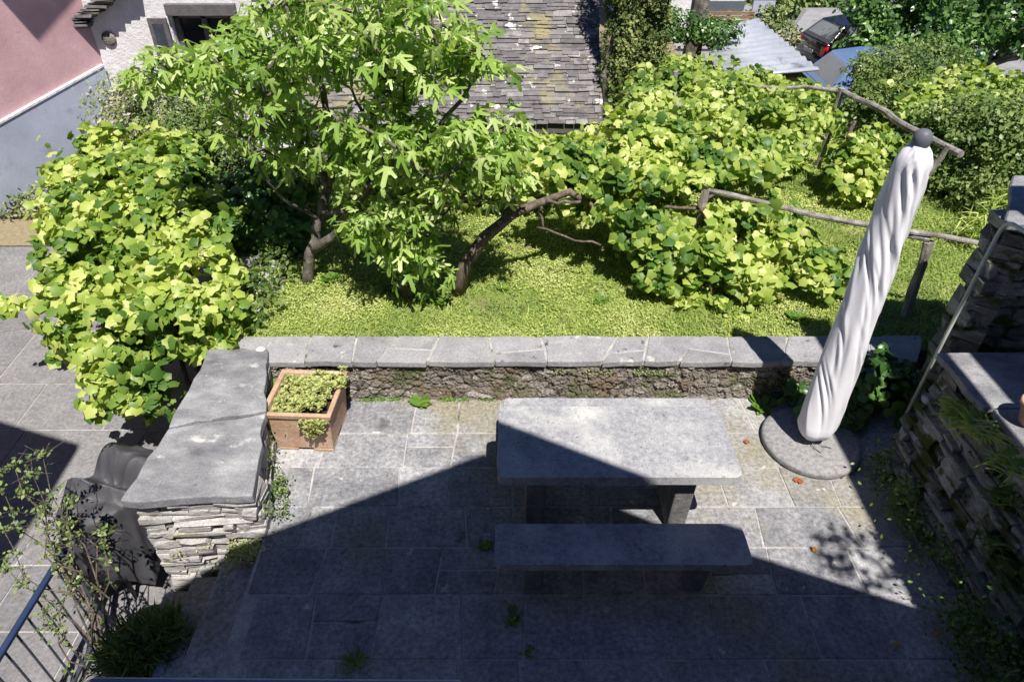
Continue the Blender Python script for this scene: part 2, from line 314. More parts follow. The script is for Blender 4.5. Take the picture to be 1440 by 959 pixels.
# terrace slabs, row by row: joints read off the photograph, converted at each row's middle
rowsY = [4.78, 4.30, 3.90, 3.49, 3.11, 2.72, 2.26, 1.86, 1.40, .95, .5, .1]
joints = [[440, 583, 645, 705, 790, 880, 960, 1050, 1130, 1225], [455, 570, 638, 700, 800, 905, 990, 1090, 1180],
          [437, 560, 632, 720, 820, 930, 1015, 1105, 1172, 1262], [430, 470, 545, 655, 745, 860, 960, 1068, 1195, 1275],
          [448, 540, 617, 700, 820, 905, 1000, 1085, 1205], [438, 530, 650, 737, 873, 1003, 1140, 1255],
          [360, 470, 645, 733, 830, 960, 1090, 1230], [400, 560, 690, 850, 1010, 1190], [480, 640, 800, 960, 1150], [430, 620, 760, 940, 1100], [500, 700, 900]]
mb = MB()
for i in range(len(rowsY) - 1):
    y1, y0 = rowsY[i], rowsY[i + 1]; ym = (y0 + y1) / 2
    depth = ym * CP + CZ * SP; xs = [(-2.12 if y0 > 3.8 else -1.93 if y0 > 3.4 else -1.86) if y0 > 3 else -1.86 + (3 - ym) * .2] + [(j - 720) / F * depth for j in joints[i]] + [3.45]
    xs = [xs[0]] + [x for x in xs[1:-1] if x > xs[0] + .12 and x < 3.3] + [3.45]
    sk = [random.uniform(-.02, .02) for _ in xs]
    for k in range(len(xs) - 1):
        g = .007; e = lambda: random.uniform(-.005, .005)
        sp = random.random() < .18 and y1 - y0 > .38
        def slab(a0, a1, b0, b1, ya, yb):
            mb.prism([(a0 + g + e(), ya + g + e()), ((a0 + a1) / 2, ya + g + e()), (a1 - g + e(), ya + g + e()), (b1 - g + e(), yb - g + e()), ((b0 + b1) / 2, yb - g + e()), (b0 + g + e(), yb - g + e())], -.05, 0, .0025)
        a0, a1, b0, b1 = xs[k] - sk[k], xs[k + 1] - sk[k + 1], xs[k] + sk[k], xs[k + 1] + sk[k + 1]
        if sp: ymid = y0 + (y1 - y0) * random.uniform(.4, .6); slab(a0, a1, (a0 + b0) / 2, (a1 + b1) / 2, y0, ymid); slab((a0 + b0) / 2, (a1 + b1) / 2, b0, b1, ymid, y1)
        else: slab(a0, a1, b0, b1, y0, y1)
tag(mb.build('terrace_paving', M['paver'], bevel=.004), kind='structure')
mb = MB(); mb.prism([(-1.86, -.2), (3.6, -.2), (3.6, 4.8), (-2.25, 4.8), (-1.86, 3.3)], -1.55, -.006)
tag(mb.build('terrace_bed', M['mortar']), kind='structure')
# lower court: sloping slab paving
mb = MB(); y = -1.5; r = random.Random(3)
ys = [y]
while y < 11.3: y += r.uniform(.62, .95); ys.append(y)
for a, b in zip(ys[:-1], ys[1:]):
    x = -12 + r.uniform(0, .6)
    while x < -1.9:
        x2 = min(x + r.uniform(.6, 1.35), -1.87); g = .007
        if x2 - x > .1:
            P = [(x + g, a + g), (x2 - g, a + g), (x2 - g, b - g), (x + g, b - g)]
            vsl = [(px, py, court_h(px, py) - .06) for px, py in P] + [(px, py, court_h(px, py) + r.uniform(-.002, .002)) for px, py in P]
            mb.add(vsl, [(4, 5, 6, 7), (0, 1, 5, 4), (1, 2, 6, 5), (2, 3, 7, 6), (3, 0, 4, 7)], r.random())
        x = x2
tag(mb.build('courtyard_paving', M['court'], bevel=.004), kind='structure')
sheet('courtyard_bed', -12, -1.87, -1.5, 11.9, lambda x, y: court_h(x, y) - .008, M['mortar'], 4, 40)
sheet('shade_dark_rubble', -12, -4.3, 9.55, 11.2, lambda x, y: court_h(x, y) + .03 + .03 * noise.noise(Vector((x * 2, y * 2, 0))), M['soil'], 40, 14)  # dark ground colour stands in for shadow and rubble by the pink house
sheet('gravel_strip', -12, -4.6, 8.8, 9.55, lambda x, y: court_h(x, y) + .02, M['gravel'], 10, 6)
sheet('lane', 4.5, 60, 12.0, 34, lambda x, y: -.62, M['asphalt'], 4, 4)
sheet('field', -60, 90, 34, 200, lambda x, y: -.55 + (y - 34) * .12, M['lawn'], 20, 20)
sheet('yard', -60, 4.5, 10.62, 34, lambda x, y: -.63 , M['gravel'], 4, 4)

# grass and clover on the lawn: nobody could count it
def lawn_cover():
    r = np.random.default_rng(4); n = 230000
    x = r.uniform(-2.66, 9.5, n); y = 5.12 + (11.5 - 5.12) * r.random(n) ** 1.25
    dens = np.array([noise.noise(Vector((a * 1.3, b * 1.3, 7))) for a, b in zip(x[:n], y)])
    d2 = np.array([noise.noise(Vector((a * 4.5, b * 4.5, 2))) for a, b in zip(x, y)]); k = r.random(n) < np.clip(.8 + dens * .9 + d2 * .9, .06, 1); x, y, dens = x[k], y[k], dens[k]
    z = np.array([lawn_h(a, b) for a, b in zip(x, y)]); n = len(x)
    P = np.stack([x, y, z + r.uniform(.0, .035, n)], 1)
    Nn = np.stack([r.normal(size=n) * .5, r.normal(size=n) * .5 - .2, np.ones(n)], 1)
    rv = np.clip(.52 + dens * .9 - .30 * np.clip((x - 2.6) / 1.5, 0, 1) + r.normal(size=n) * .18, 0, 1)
    o = leaves('clover', P, Nn, r.uniform(.010, .024, n) * (1 + (y - 5) * .10), T_TRI, M['clover'], rnd=rv, seed=5)
    tag(o, 'bright clover and short grass covering the garden behind the low wall', 'grass', kind='stuff')
    n = 42000; x = r.uniform(-2.66, 9.5, n); y = 5.1 + 6.0 * r.random(n) ** 1.3; z = np.array([lawn_h(a, b) for a, b in zip(x, y)])
    Nn = np.stack([r.normal(size=n), r.normal(size=n), np.full(n, .25)], 1); tip = np.stack([r.normal(size=n) * .5, r.normal(size=n) * .5, np.ones(n)], 1)
    o = leaves('grass', np.stack([x, y, z], 1), Nn, r.uniform(.04, .10, n), T_BLADE, M['clover'], tip=tip, seed=6)
    tag(o, 'fine upright grass blades growing through the clover lawn', 'grass', kind='stuff')
lawn_cover()

# ------------------------------------------------------------------ stone walls
def rubble(mb, p0, p1, z0, z1, nrm, hr=(.05, .12), lr=(.12, .4), depth=.14, out=.025, gap=.006, jit=.012, batter=0.0, seed=1):
    """courses of rough stones on the face from p0 to p1 (xy); z0, z1 may be pairs for the two ends"""
    r = random.Random(seed); p0, p1 = Vector(p0), Vector(p1); u = (p1 - p0); L = u.length; u.normalize(); nv = Vector(nrm).normalized()
    z0 = z0 if hasattr(z0, '__len__') else (z0, z0); z1 = z1 if hasattr(z1, '__len__') else (z1, z1)
    zb, zt = min(z0), max(z1); z = zb
    while z < zt - .015:
        h = min(r.uniform(*hr), zt - z); s = -r.uniform(0, lr[0])
        if zt - z - h < .03: h = zt - z
        while s < L:
            l = r.uniform(*lr) * (1.0 if r.random() < .7 else 1.5); a, b = max(s, 0), min(s + l, L); s += l
            if b - a < .035: continue
            tm = (a + b) / 2 / L; lo = z0[0] + (z0[1] - z0[0]) * tm; hi = z1[0] + (z1[1] - z1[0]) * tm
            za, zc = max(z, lo), min(z + h, hi)
            if zc - za < .015: continue
            o = r.uniform(-out, out); P = []
            for (dd, bk) in ((0, 0), (1, 1)):
                for (s_, zz) in ((a + gap, za + gap), (b - gap, za + gap), (b - gap, zc - gap), (a + gap, zc - gap)):
                    q = p0 + u * (s_ + r.uniform(-jit, jit)); off = (o + r.uniform(-jit, jit) + batter * (zt - zz)) if not bk else -depth
                    P.append((q.x + nv.x * off, q.y + nv.y * off, zz + r.uniform(-jit, jit) * .7))
            mid_ = [((P[i][0] + P[(i + 1) % 4][0]) / 2 + nv.x * r.uniform(0, .012), (P[i][1] + P[(i + 1) % 4][1]) / 2 + nv.y * r.uniform(0, .012), (P[i][2] + P[(i + 1) % 4][2]) / 2 + r.uniform(-jit, jit) * .6) for i in range(4)]
            F4 = [P[0], mid_[0], P[1], mid_[1], P[2], mid_[2], P[3], mid_[3]]
            mb.add(F4 + P[4:], [tuple(range(8)), (0, 8, 9, 2, 1), (2, 9, 10, 4, 3), (4, 10, 11, 6, 5), (6, 11, 8, 0, 7)], r.random())
        z += h
def fix_normals(o):
    import bmesh
    bm = bmesh.new(); bm.from_mesh(o.data); bmesh.ops.recalc_face_normals(bm, faces=bm.faces); bm.to_mesh(o.data); bm.free(); return o
# parapet along the garden
pw = thing('parapet_wall', 'low mossy garden wall with flat grey coping behind the stone table', 'wall', (1, 4.9, 0))
pw.location = (0, 0, 0)
mb = MB(); mb.box((-2.2, 4.80, -.1), (3.62, 5.09, .405)); mb.build('core', M['mortar'], pw)
mb = MB(); nx, nz = 760, 54; P = []; RV = []
for j in range(nz + 1):
    for i in range(nx + 1):
        x = -2.2 + 5.82 * i / nx; z = .41 * j / nz
        q = Vector((x * 8.5 + .8 * noise.noise(Vector((x * 3, z * 3, 0))), z * 13, 0)); dd, pp = noise.voronoi(q)
        e = min(1, (dd[1] - dd[0]) * 3.2); h = noise.noise(Vector((pp[0].x * 3.1, pp[0].y * 2.7, 5)))
        RV.append(.5 + .5 * noise.noise(Vector((pp[0].x * 5.3, pp[0].y * 4.1, 8))) * 1.6 if dd[1] - dd[0] > .12 else .0)
        y = 4.778 - .022 * e ** .5 * (1 + h) - .012 * noise.noise(Vector((x * 22, z * 26, 2))) - .016 * noise.noise(Vector((x * 55, z * 55, 4))) - .03 * noise.noise(Vector((x * 2.2, z * 3, 9))) - .02 * max(0, .1 - z) / .1
        P.append((x, y, z))
mb.add(P, [(j * (nx + 1) + i, j * (nx + 1) + i + 1, (j + 1) * (nx + 1) + i + 1, (j + 1) * (nx + 1) + i) for j in range(nz) for i in range(nx)], .5); mb.r = RV
mb.build('rubble_face', M['wallstone'], pw)
cuts = [(345, 330), (430, 438), (495, 502), (528, 560), (600, 618), (695, 688), (770, 760), (845, 868), (905, 912), (955, 985), (1030, 1022), (1100, 1108), (1160, 1175), (1225, 1222), (1292, 1298)]
mb = MB()
for i in range(len(cuts) - 1):
    X = lambda px, Y: (px - 720) / F * (Y * CP + (CZ - .45) * SP)
    yf, yb = 4.735, 5.115; g = .010
    f0, f1, b0, b1 = X(cuts[i][0], yf) + g, X(cuts[i + 1][0], yf) - g, X(cuts[i][1], yb) + g, X(cuts[i + 1][1], yb) - g
    e = lambda a=.014: random.uniform(-a, a)
    if i in (3, 7, 9, 5):      # two stones, split by a slanting joint
        t = random.uniform(.35, .6); ym = yf + (yb - yf) * t; m0 = f0 + (b0 - f0) * t; m1 = f1 + (b1 - f1) * t; d = e(.05)
        mb.prism([(f0, yf + e()), ((f0 + f1) / 2, yf + e()), (f1, yf + e()), (m1, ym + d - g), (m0, ym - d - g)], .39, .452, .003)
        mb.prism([(m0, ym - d + g), (m1, ym + d + g), (b1, yb + e()), ((b0 + b1) / 2, yb + e()), (b0, yb + e())], .39, .452, .003)
    else:
        mb.prism([(f0 + e(), yf + e()), (f0 * .6 + f1 * .4, yf + e()), (f1 + e(), yf + e()), (f1 * .4 + b1 * .6 + e(), 4.95), (b1, yb + e()), ((b0 + b1) / 2, yb + e()), (b0, yb + e()), (b0 * .5 + f0 * .5 + e(), 4.93)], .39, .453, .003)
mb.build('coping', M['coping'], pw, bevel=.008, seg=2)
mb = MB(); mb.box((-2.25, 4.755, .395), (3.61, 5.10, .4455)); mb.build('mortar_bed', M['mortar'], pw)

# broad block of wall between terrace and court
bw = thing('slab_topped_wall', 'broad dry-stone wall end under two big mica slabs beside the planter', 'wall')
FR, FL, BR, BL = (-1.84, 3.22), (-2.68, 3.16), (-2.20, 4.78), (-2.70, 4.80)
mb = MB(); mb.prism([(FL[0] + .12, FL[1] + .12), (FR[0] - .12, FR[1] + .12), (BR[0] - .08, BR[1]), (BL[0] + .12, BL[1])], -1.2, .43); mb.build('core', M['core'], bw)
mb = MB(); rubble(mb, FL, FR, (-1.0, -.15), .42, (0, -1, 0), (.022, .085), (.07, .42), .2, .035, .002, .020, seed=11)
rubble(mb, FR, BR, 0, .42, (.97, .2, 0), (.04, .09), (.12, .4), .15, .025, .003, .012, seed=12)
rubble(mb, BL, FL, -1.0, .42, (-1, 0, 0), (.04, .10), (.15, .45), .15, .02, .003, .010, seed=13)
fix_normals(mb.build('layered_stones', M['drystone'], bw, bevel=.006))
def irregular(poly, n=7, j=.017):
    out = []
    for i in range(len(poly)):
        a, b = Vector(poly[i]), Vector(poly[(i + 1) % len(poly)])
        for k in range(n): 
            p = a.lerp(b, k / n); out.append((p.x + random.uniform(-j, j), p.y + random.uniform(-j, j)))
    return out
s1 = (-2.69, 3.86); s2 = (-1.99, 4.03)
for poly in ([(-2.72, 3.12), (-1.82, 3.19), (-1.985, 4.02), (-2.695, 3.84)], [(-2.70, 3.87), (-1.99, 4.05), (-2.19, 4.86), (-2.72, 4.86)]):
    mb = MB(); mb.prism(irregular(poly), .42, .50, .002); mb.build('top_slab', M['slabtop'], bw, bevel=.010, seg=2)
# garden retaining wall on the court side, mostly under the vine
rw = thing('retaining_wall', 'dry-stone retaining wall under the bright vine beside the courtyard', 'wall')
mb = MB(); rubble(mb, (-2.74, 10.4), (-2.74, 4.88), -1.0, .34, (-1, 0, 0), (.06, .13), (.15, .5), .2, .03, .004, .012, seed=15)
fix_normals(mb.build('stones', M['drystone'], rw, bevel=.006))
mb = MB(); mb.box((-2.85, 4.88, -1.5), (-2.62, 10.6, .33)); mb.build('core', M['core'], rw)
# steps down from the terrace to the court
st = thing('stone_steps', 'dark stone steps going down from the terrace to the courtyard', 'steps')
for i in range(4):
    x1 = -1.88 - .27 * i + (.0 if i else 0); mb = MB()
    mb.prism(irregular([(x1 - .30, 1.3), (x1, 1.3), (x1, 3.12), (x1 - .30, 3.10)], 3, .008), -1.2, -.17 - .19 * i, .003)
    mb.build('step', M['paver'], st, bevel=.008)
# wall at the right: low terrace wall with plants, and the taller one behind
lwl = thing('terrace_wall', 'waist-high layered stone wall with grass tufts along the right of the terrace', 'wall')
mb = MB(); rubble(mb, (3.26, 3.99), (3.26, .2), 0, 1.05, (-1, 0, 0), (.025, .09), (.06, .34), .25, .045, .002, .019, .17, seed=21)
rubble(mb, (4.6, 3.97), (3.24, 3.97), 0, 1.05, (0, 1, 0), (.03, .09), (.08, .34), .2, .03, .003, .012, .03, seed=22)
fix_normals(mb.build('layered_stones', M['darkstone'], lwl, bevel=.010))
mb = MB(); mb.box((3.36, .2, -.1), (5.5, 3.90, 1.04)); mb.build('core', M['core'], lwl)
ycs = [4.05, 3.42, 2.9, 2.2, 1.5, .8, .15]
for a, b in zip(ycs[1:], ycs[:-1]):
    mb = MB(); j = random.uniform(-.03, .03)
    mb.prism(irregular([(3.22 + j, a + .01), (4.3, a + .01), (4.3, b - .01), (3.22 + j, b - .01)], 4, .014), 1.05, 1.105, .004); mb.build('top_slab', M['slabtop'], lwl, bevel=.008, seg=2)
mb = MB(); mb.box((4.32, .15, 1.0), (5.6, 4.02, 1.08)); mb.build('back_slab', M['slabtop'], lwl)
uw = thing('tall_wall', 'taller rough stone wall with dark slate capping beyond the steel handrail', 'wall')
mb = MB(); rubble(mb, (3.50, 4.36), (6.2, 4.36), .0, 2.02, (0, -1, 0), (.05, .19), (.09, .32), .2, .05, .005, .028, .02, seed=31)
rubble(mb, (3.98, 5.0), (3.50, 4.36), .0, 2.02, (-.8, .6, 0), (.05, .16), (.09, .3), .2, .04, .005, .022, .02, seed=32)
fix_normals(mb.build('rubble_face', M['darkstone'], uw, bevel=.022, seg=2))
mb = MB(); mb.prism([(3.6, 4.42), (6.2, 4.42), (6.2, 4.9), (4.05, 4.9)], -.1, 2.0); mb.build('core', M['core'], uw)
mb = MB(); mb.prism(irregular([(3.36, 4.22), (4.5, 4.22), (4.7, 5.02), (3.92, 5.02)], 4, .02), 2.02, 2.08, .004); mb.prism(irregular([(4.52, 4.22), (6.2, 4.22), (6.2, 5.02), (4.72, 5.02)], 4, .02), 2.02, 2.08, .004)
mb.build('slate_capping', M['slabtop'], uw, bevel=.01)

# ------------------------------------------------------------------ houses that cast the terrace's shade (mostly out of frame)
hs = thing('stone_house', 'house with a blue-grey window ledge directly below the viewpoint', 'house')
mb = MB(); mb.box((-2.1, -8, -1.6), (3.4, -.25, 4.3)); mb.build('wall', M['white_wall'], hs)
AX, AZ = .912, 7.2
prof = [(AX - 3.10, AZ - .884 * 3.10), (AX, AZ), (AX + 1.2, AZ - 1.306 * 1.2), (AX + 4.1, AZ - 1.306 * 1.2 - .97 * 2.9)]
mb = MB(); P = []
for y in (.46, -8.4):
    P += [(x, y, z) for x, z in prof] + [(x, y, z - .16) for x, z in reversed(prof)]
mb.add(P, [tuple(range(8))[::-1], tuple(range(8, 16))] + [(i, (i + 1) % 8, 8 + (i + 1) % 8, 8 + i) for i in range(8)])
fix_normals(mb.build('roof', M['slate'], hs))
mb = MB(); mb.add([(-2.1, -.25, 4.3), (3.4, -.25, 4.3), (2.1, -.25, 5.45), (.912, -.25, 7.0), (-1.9, -.25, 4.5)], [(0, 1, 2, 3, 4)]); mb.build('gable', M['white_wall'], hs)
a = at_z(650, 953.5, 3.3); b = at_z(128, 949.5, 3.3)
mb = MB(); mb.prism([(b.x, -.25), (a.x, -.25), (a.x, a.y), (b.x, b.y)], 3.25, 3.3); mb.build('window_ledge', M['ledge'], hs, bevel=.004)
nh = thing('neighbour_house', 'neighbouring house standing left of the terrace behind the viewpoint', 'house')
ZR = 6.0
q = [at_z(-160, 545, -.85), at_z(108, 622, -.85), at_z(60, 700, -.9), at_z(-60, 880, -1.0)]
q = [(p.x - SX * (ZR - p.z), p.y - SY * (ZR - p.z)) for p in q]
mb = MB(); mb.prism([q[0], (q[0][0] - 4, q[0][1] - .2), (q[0][0] - 4, -6), (q[3][0], -6), q[3], q[2], q[1]], ZR - .15, ZR); fix_normals(mb.build('roof', M['slate'], nh))
mb = MB(); mb.box((q[0][0] - 4, -6, -1.6), (q[3][0] - .9, -.3, ZR - .15)); mb.build('wall', M['white_wall'], nh)
rh = thing('side_house', 'unseen house right of the terrace wall, with eaves added to cast shade', 'house')
mb = MB(); mb.box((5.0, -6, -.5), (10, 2.9, 5.2)); mb.build('wall', M['white_wall'], rh)
mb = MB(); mb.box((4.06, -6, 5.0), (10.3, 3.3, 5.14)); mb.build('roof', M['slate'], rh)
mb = MB(); mb.box((3.55, -6, 4.98), (3.88, 3.2, 5.03)); 
for yy in (-5, -3, -1, 1, 3): mb.box((3.56, yy, 4.9), (5.2, yy + .08, 4.975))
mb.build('shade_board', M['plank'], rh)  # unseen board added beside a gap to shape the shade and lit strip

# ------------------------------------------------------------------ furniture
def rounded(x0, x1, y0, y1, r, n=5):
    out = []
    for cx, cy, a0 in ((x1 - r, y0 + r, -90), (x1 - r, y1 - r, 0), (x0 + r, y1 - r, 90), (x0 + r, y0 + r, 180)):
        for k in range(n + 1): a = R(a0 + 90 * k / n); out.append((cx + r * math.cos(a), cy + r * math.sin(a)))
    return out
def tl(a, b, z): return at_z(a, b, z)
def stone_leg(parent, x, y0, y1, z1, w=.14, pf=.0):
    mb = MB(); h = w / 2
    P = [(x - h, y0 + .06, 0), (x + h, y0 + .06, 0), (x + h, y1 - .06, 0), (x - h, y1 - .06, 0), (x - h, y0, z1), (x + h, y0, z1), (x + h, y1, z1), (x - h, y1, z1)]
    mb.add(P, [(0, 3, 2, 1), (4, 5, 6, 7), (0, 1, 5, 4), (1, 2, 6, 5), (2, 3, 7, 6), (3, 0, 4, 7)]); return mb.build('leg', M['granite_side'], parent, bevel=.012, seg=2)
tb = thing('stone_table', 'thick grey granite table with rounded corners, half in shadow', 'table')
f0, f1, b1 = tl(698, 671, .75), tl(1051, 676, .75), tl(1019, 571, .75)
y0, y1 = f0.y, b1.y; x0, x1 = f0.x + .005, f1.x - .015
mb = MB(); mb.prism([(x_ + random.uniform(-.002, .002), y_ + random.uniform(-.002, .002)) for x_, y_ in irregular(rounded(x0, x1, y0, y1, .05, 3), 3, .0025)], .67, .75, 0); mb.build('tabletop', M['granite'], tb, bevel=.012, seg=3)
stone_leg(tb, x0 + .27, y0 + .09, y1 - .09, .67); stone_leg(tb, x1 - .33, y0 + .09, y1 - .09, .67)
bn = thing('stone_bench', 'long granite bench in full shade in front of the table', 'bench', group='granite benches at the table')
g0, g1, g2 = tl(695, 794, .45), tl(1061, 794, .45), tl(1045, 736, .45)
mb = MB(); mb.prism(irregular(rounded(g0.x, g1.x, g0.y, g2.y, .045, 3), 3, .0025), .385, .45, 0); mb.build('seat', M['granite'], bn, bevel=.010, seg=3)
stone_leg(bn, g0.x + .26, g0.y + .05, g2.y - .05, .385, .13); stone_leg(bn, g1.x - .30, g0.y + .05, g2.y - .05, .385, .13)
bf = thing('stone_bench', 'granite bench behind the table, only its far edge showing in sun', 'bench', group='granite benches at the table')
h0, h1 = tl(708, 559, .45), tl(995, 559, .45)
mb = MB(); mb.prism(rounded(h0.x, h1.x, h0.y - .33, h0.y, .045), .385, .45, 0); mb.build('seat', M['granite'], bf, bevel=.010, seg=3)
stone_leg(bf, h0.x + .26, h0.y - .28, h0.y - .05, .385, .13); stone_leg(bf, h1.x - .3, h0.y - .28, h0.y - .05, .385, .13)

# parasol in its cover
pc = Vector((2.56, 4.16, 0))
pb = thing('parasol', 'closed parasol in a pale grey cover standing on a round stone base', 'parasol', pc)
mb = lathe([(.385, 0), (.405, .012), (.405, .055), (.39, .07), (.36, .078), (.05, .08)], 56); mb.build('base', M['disc'], pb, smooth=True, bevel=.003)
mb = MB(); mb.tube([(0, 0, .07), (0, 0, 2.66)], .022, 14); mb.build('pole', M['pipe'], pb, smooth=True)
mb = MB(); mb.tube([(0, 0, .07), (0, 0, .16)], .032, 14); mb.build('socket', M['steel'], pb)
rc = random.Random(14); creases = []
for _ in range(44):
    creases.append((rc.uniform(0, 2 * PI) if _ % 2 else rc.uniform(-2.7, -.3), rc.uniform(.25, 2.55), -rc.uniform(.15, .5), rc.uniform(.10, .34), rc.uniform(.010, .020), rc.uniform(.008, .015)))
def cover_r(r, z, t):                                   # slack twisted cloth: three wide folds, then short slanting creases
    a = abs(math.sin(1.5 * t + z * 1.2 + .35 * math.sin(z * 2.6))) ** .8
    u = t + z * .8
    c = noise.noise(Vector((math.cos(u) * 1.6, math.sin(u) * 1.6, z * 1.0)))
    q = r * (1 + .075 * (1 - 2 * a) + .09 * c)
    for t0, z0, sl, ln, wd, dp in creases:
        if abs(z - z0) > .6: continue
        dt = (t - t0 + PI) % (2 * PI) - PI; x = dt * r; y = z - z0; k = math.hypot(1, sl)
        sl_ = (y + sl * x) / k; nl = (x - sl * y + .25 * sl_ * sl_) / k
        e_ = math.exp(-(sl_ / ln) ** 2)
        if e_ > .01: q += e_ * dp * (-math.exp(-(nl / wd) ** 2) + .65 * math.exp(-((nl - 2.0 * wd) / (1.8 * wd)) ** 2))
    return q
prof = [(.05, .155), (.10, .15), (.135, .17), (.160, .24)]
zz = .3
while zz < 2.5:
    k = max(0, (zz - .3) / 2.2); prof.append((.156 - .046 * k ** 1.4, zz)); zz += .013
prof += [(.110, 2.53), (.102, 2.57), (.086, 2.61), (.062, 2.64), (.045, 2.655)]
mb = lathe(prof, 200, cover_r); cv = mb.build('cover', M['fabric'], pb, smooth=True)
mb = MB(); pts = []
for i in range(60):
    z = .26 + i * 2.2 / 59; k = max(0, (z - .3) / 2.2); r0_ = cover_r(.156 - .046 * k ** 1.4, z, -.35) + .003; pts.append((r0_ * math.cos(-.35), r0_ * math.sin(-.35), z))
mb.tube(pts, .006, 6); mb.build('zip', M['pipe'], cv, smooth=True)
mb = lathe([(.03, 2.62), (.05, 2.65), (.058, 2.69), (.05, 2.73), (.028, 2.75), (.01, 2.755)], 20); mb.build('finial', M['knob'], pb, smooth=True)
for a_, l_ in ((-1.9, .16), (-1.2, .13)):
    mb = MB(); mb.tube([(.05 * math.cos(a_), .05 * math.sin(a_), .155), (.12 * math.cos(a_), .12 * math.sin(a_), .10), ((.12 + l_ * .4) * math.cos(a_ + .4), (.12 + l_ * .4) * math.sin(a_ + .4), .086)], .004, 5); mb.build('drawstring', M['knob'], pb)

# planter with stonecrop
px0, px1, py0, py1 = -2.03, -1.45, 4.05, 4.60; cx, cy = (px0 + px1) / 2, (py0 + py1) / 2
pl = thing('planter', 'square terracotta planter beside the slab-topped wall', 'planter', (cx, cy, 0), R(-3))
mb = MB()
def ringbox(mb, h0, h1, z0, z1, t):                       # tapered open square tube
    P = []
    for h, z in ((h0, z0), (h1, z1), (h1 - t, z1), (h0 - t, z0)):
        P += [(-h, -h, z), (h, -h, z), (h, h, z), (-h, h, z)]
    fs = []
    for k in range(3):
        for i in range(4): fs.append((4 * k + i, 4 * k + (i + 1) % 4, 4 * k + 4 + (i + 1) % 4, 4 * k + 4 + i))
    for i in range(4): fs.append((12 + i, 12 + (i + 1) % 4, (i + 1) % 4, i))
    mb.add(P, fs)
ringbox(mb, .235, .27, .03, .41, .03); mb.box((-.2, -.2, .03), (.2, .2, .06))
for sx_ in (-1, 1):
    for sy_ in (-1, 1): mb.box((sx_ * .15 - .085, sy_ * .15 - .085, 0), (sx_ * .15 + .085, sy_ * .15 + .085, .0295))
fix_normals(mb.build('box', M['terracotta'], pl, bevel=.006))
mb = MB(); ringbox(mb, .285, .293, .405, .455, .042); fix_normals(mb.build('rim', M['terracotta'], pl, bevel=.008, seg=2))
mb = MB(); mb.box((-.24, -.24, .3), (.24, .24, .385)); mb.build('soil', M['soil'], pl)
r = np.random.default_rng(8); cl = []
for i in range(330):
    x, y = r.uniform(-.23, .23), r.uniform(-.23, .23)
    if x < -.10 and y > -.02 and r.random() < .5: continue
    cl.append((cx + x, cy + y, .40 + r.uniform(0, .05) + (.04 if x > 0 else 0)))
for i in range(40): cl.append((cx + r.normal() * .05 + .13, cy - .30 - r.uniform(0, .05), .42 - abs(r.normal()) * .09))
for i in range(30): cl.append((cx + .24 + r.uniform(0, .08), cy + .14 + r.normal() * .07, .45 + r.uniform(-.03, .05)))
P, Nn, tp = [], [], []
for c in cl:
    s = r.uniform(.6, 1.2)
    for k in range(16):
        a_ = k * 2.4; e_ = .3 + .06 * k; d = np.array([math.cos(a_) * math.cos(e_), math.sin(a_) * math.cos(e_), math.sin(e_)])
        P.append(np.array(c) + r.normal(size=3) * .004); tp.append(d); Nn.append(np.array([-math.cos(a_) * math.sin(e_), -math.sin(a_) * math.sin(e_), math.cos(e_)]))
o = leaves('stonecrop', P, Nn, .028, T_OVAL, M['sedum'], tip=tp, seed=9)
tag(o, 'pale yellow-green stonecrop filling the terracotta planter and spilling over its edge', 'plant')

# covered barbecue
gr = thing('barbecue', 'barbecue under a worn dark cover beside the slab-topped wall', 'barbecue', (-3.24, 3.72, court_h(-3.2, 3.7)), R(-26))
n_, m_ = 150, 62; P = []                                # a cloth: rings from the middle of the lid out to the ragged hem
for i in range(m_):
    q = (i + .5) / m_
    for k in range(n_):
        t = 2 * PI * k / n_; c_, s_ = math.cos(t), math.sin(t); sq = 1 / (abs(c_) ** 3.2 + abs(s_) ** 3.2) ** (1 / 3.2)
        fall = max(0, q - .42) / .58; top = min(1, q / .42)
        w1 = abs(math.sin(2.5 * t + .9 + .7 * math.sin(2 * t) + .5 * fall)) ** .55; w2 = abs(math.sin(4.5 * t + 1.3 * math.sin(3 * t) + 2 * fall)) ** .6
        rad = (.92 * top + .06 * min(1, fall * 3)) + fall * (.46 * (1 - w1) + .16 * (1 - w2) - .06)
        nz_ = noise.noise(Vector((c_ * q * 5, s_ * q * 5, 2))); nz2 = noise.noise(Vector((c_ * 3 + q, s_ * 3, q * 6)))
        x = c_ * sq * .30 * rad * (1 + .06 * nz2 * fall); y = s_ * sq * .44 * rad * (1 + .05 * nz2 * fall)
        z = 1.02 + (.14 * math.exp(-((y - .20) / .15) ** 2) + .10 * max(0, 1 - abs(y + .10 - .25 * x) / .10) ** 1.5 * (1 - fall) - .10 * math.exp(-((y - .02) / .07) ** 2) * (1 - abs(x)))
        z += .07 * (.25 - abs(nz_)) + .012 * (1 - w2) * top * (1 - fall)
        z -= fall ** 1.05 * (.66 + .14 * math.sin(2 * t + 2.2) + .05 * math.sin(9 * t)) + .05 * top ** 6
        P.append((x, y, z))
mb = MB(); mb.add(P, [(i * n_ + k, i * n_ + (k + 1) % n_, (i + 1) * n_ + (k + 1) % n_, (i + 1) * n_ + k) for i in range(m_ - 1) for k in range(n_)] + [tuple(range(n_))[::-1]])
g = mb.build('cover', M['cover'], gr, smooth=True)
mb = MB(); mb.tube([(-.14, -.30, .06), (-.14, -.30, .12), (-.14, -.30, .3), (-.14, -.30, .5)], [.16, .24, .27, .27], 28); mb.build('fire_bowl', M['black'], gr, smooth=True)
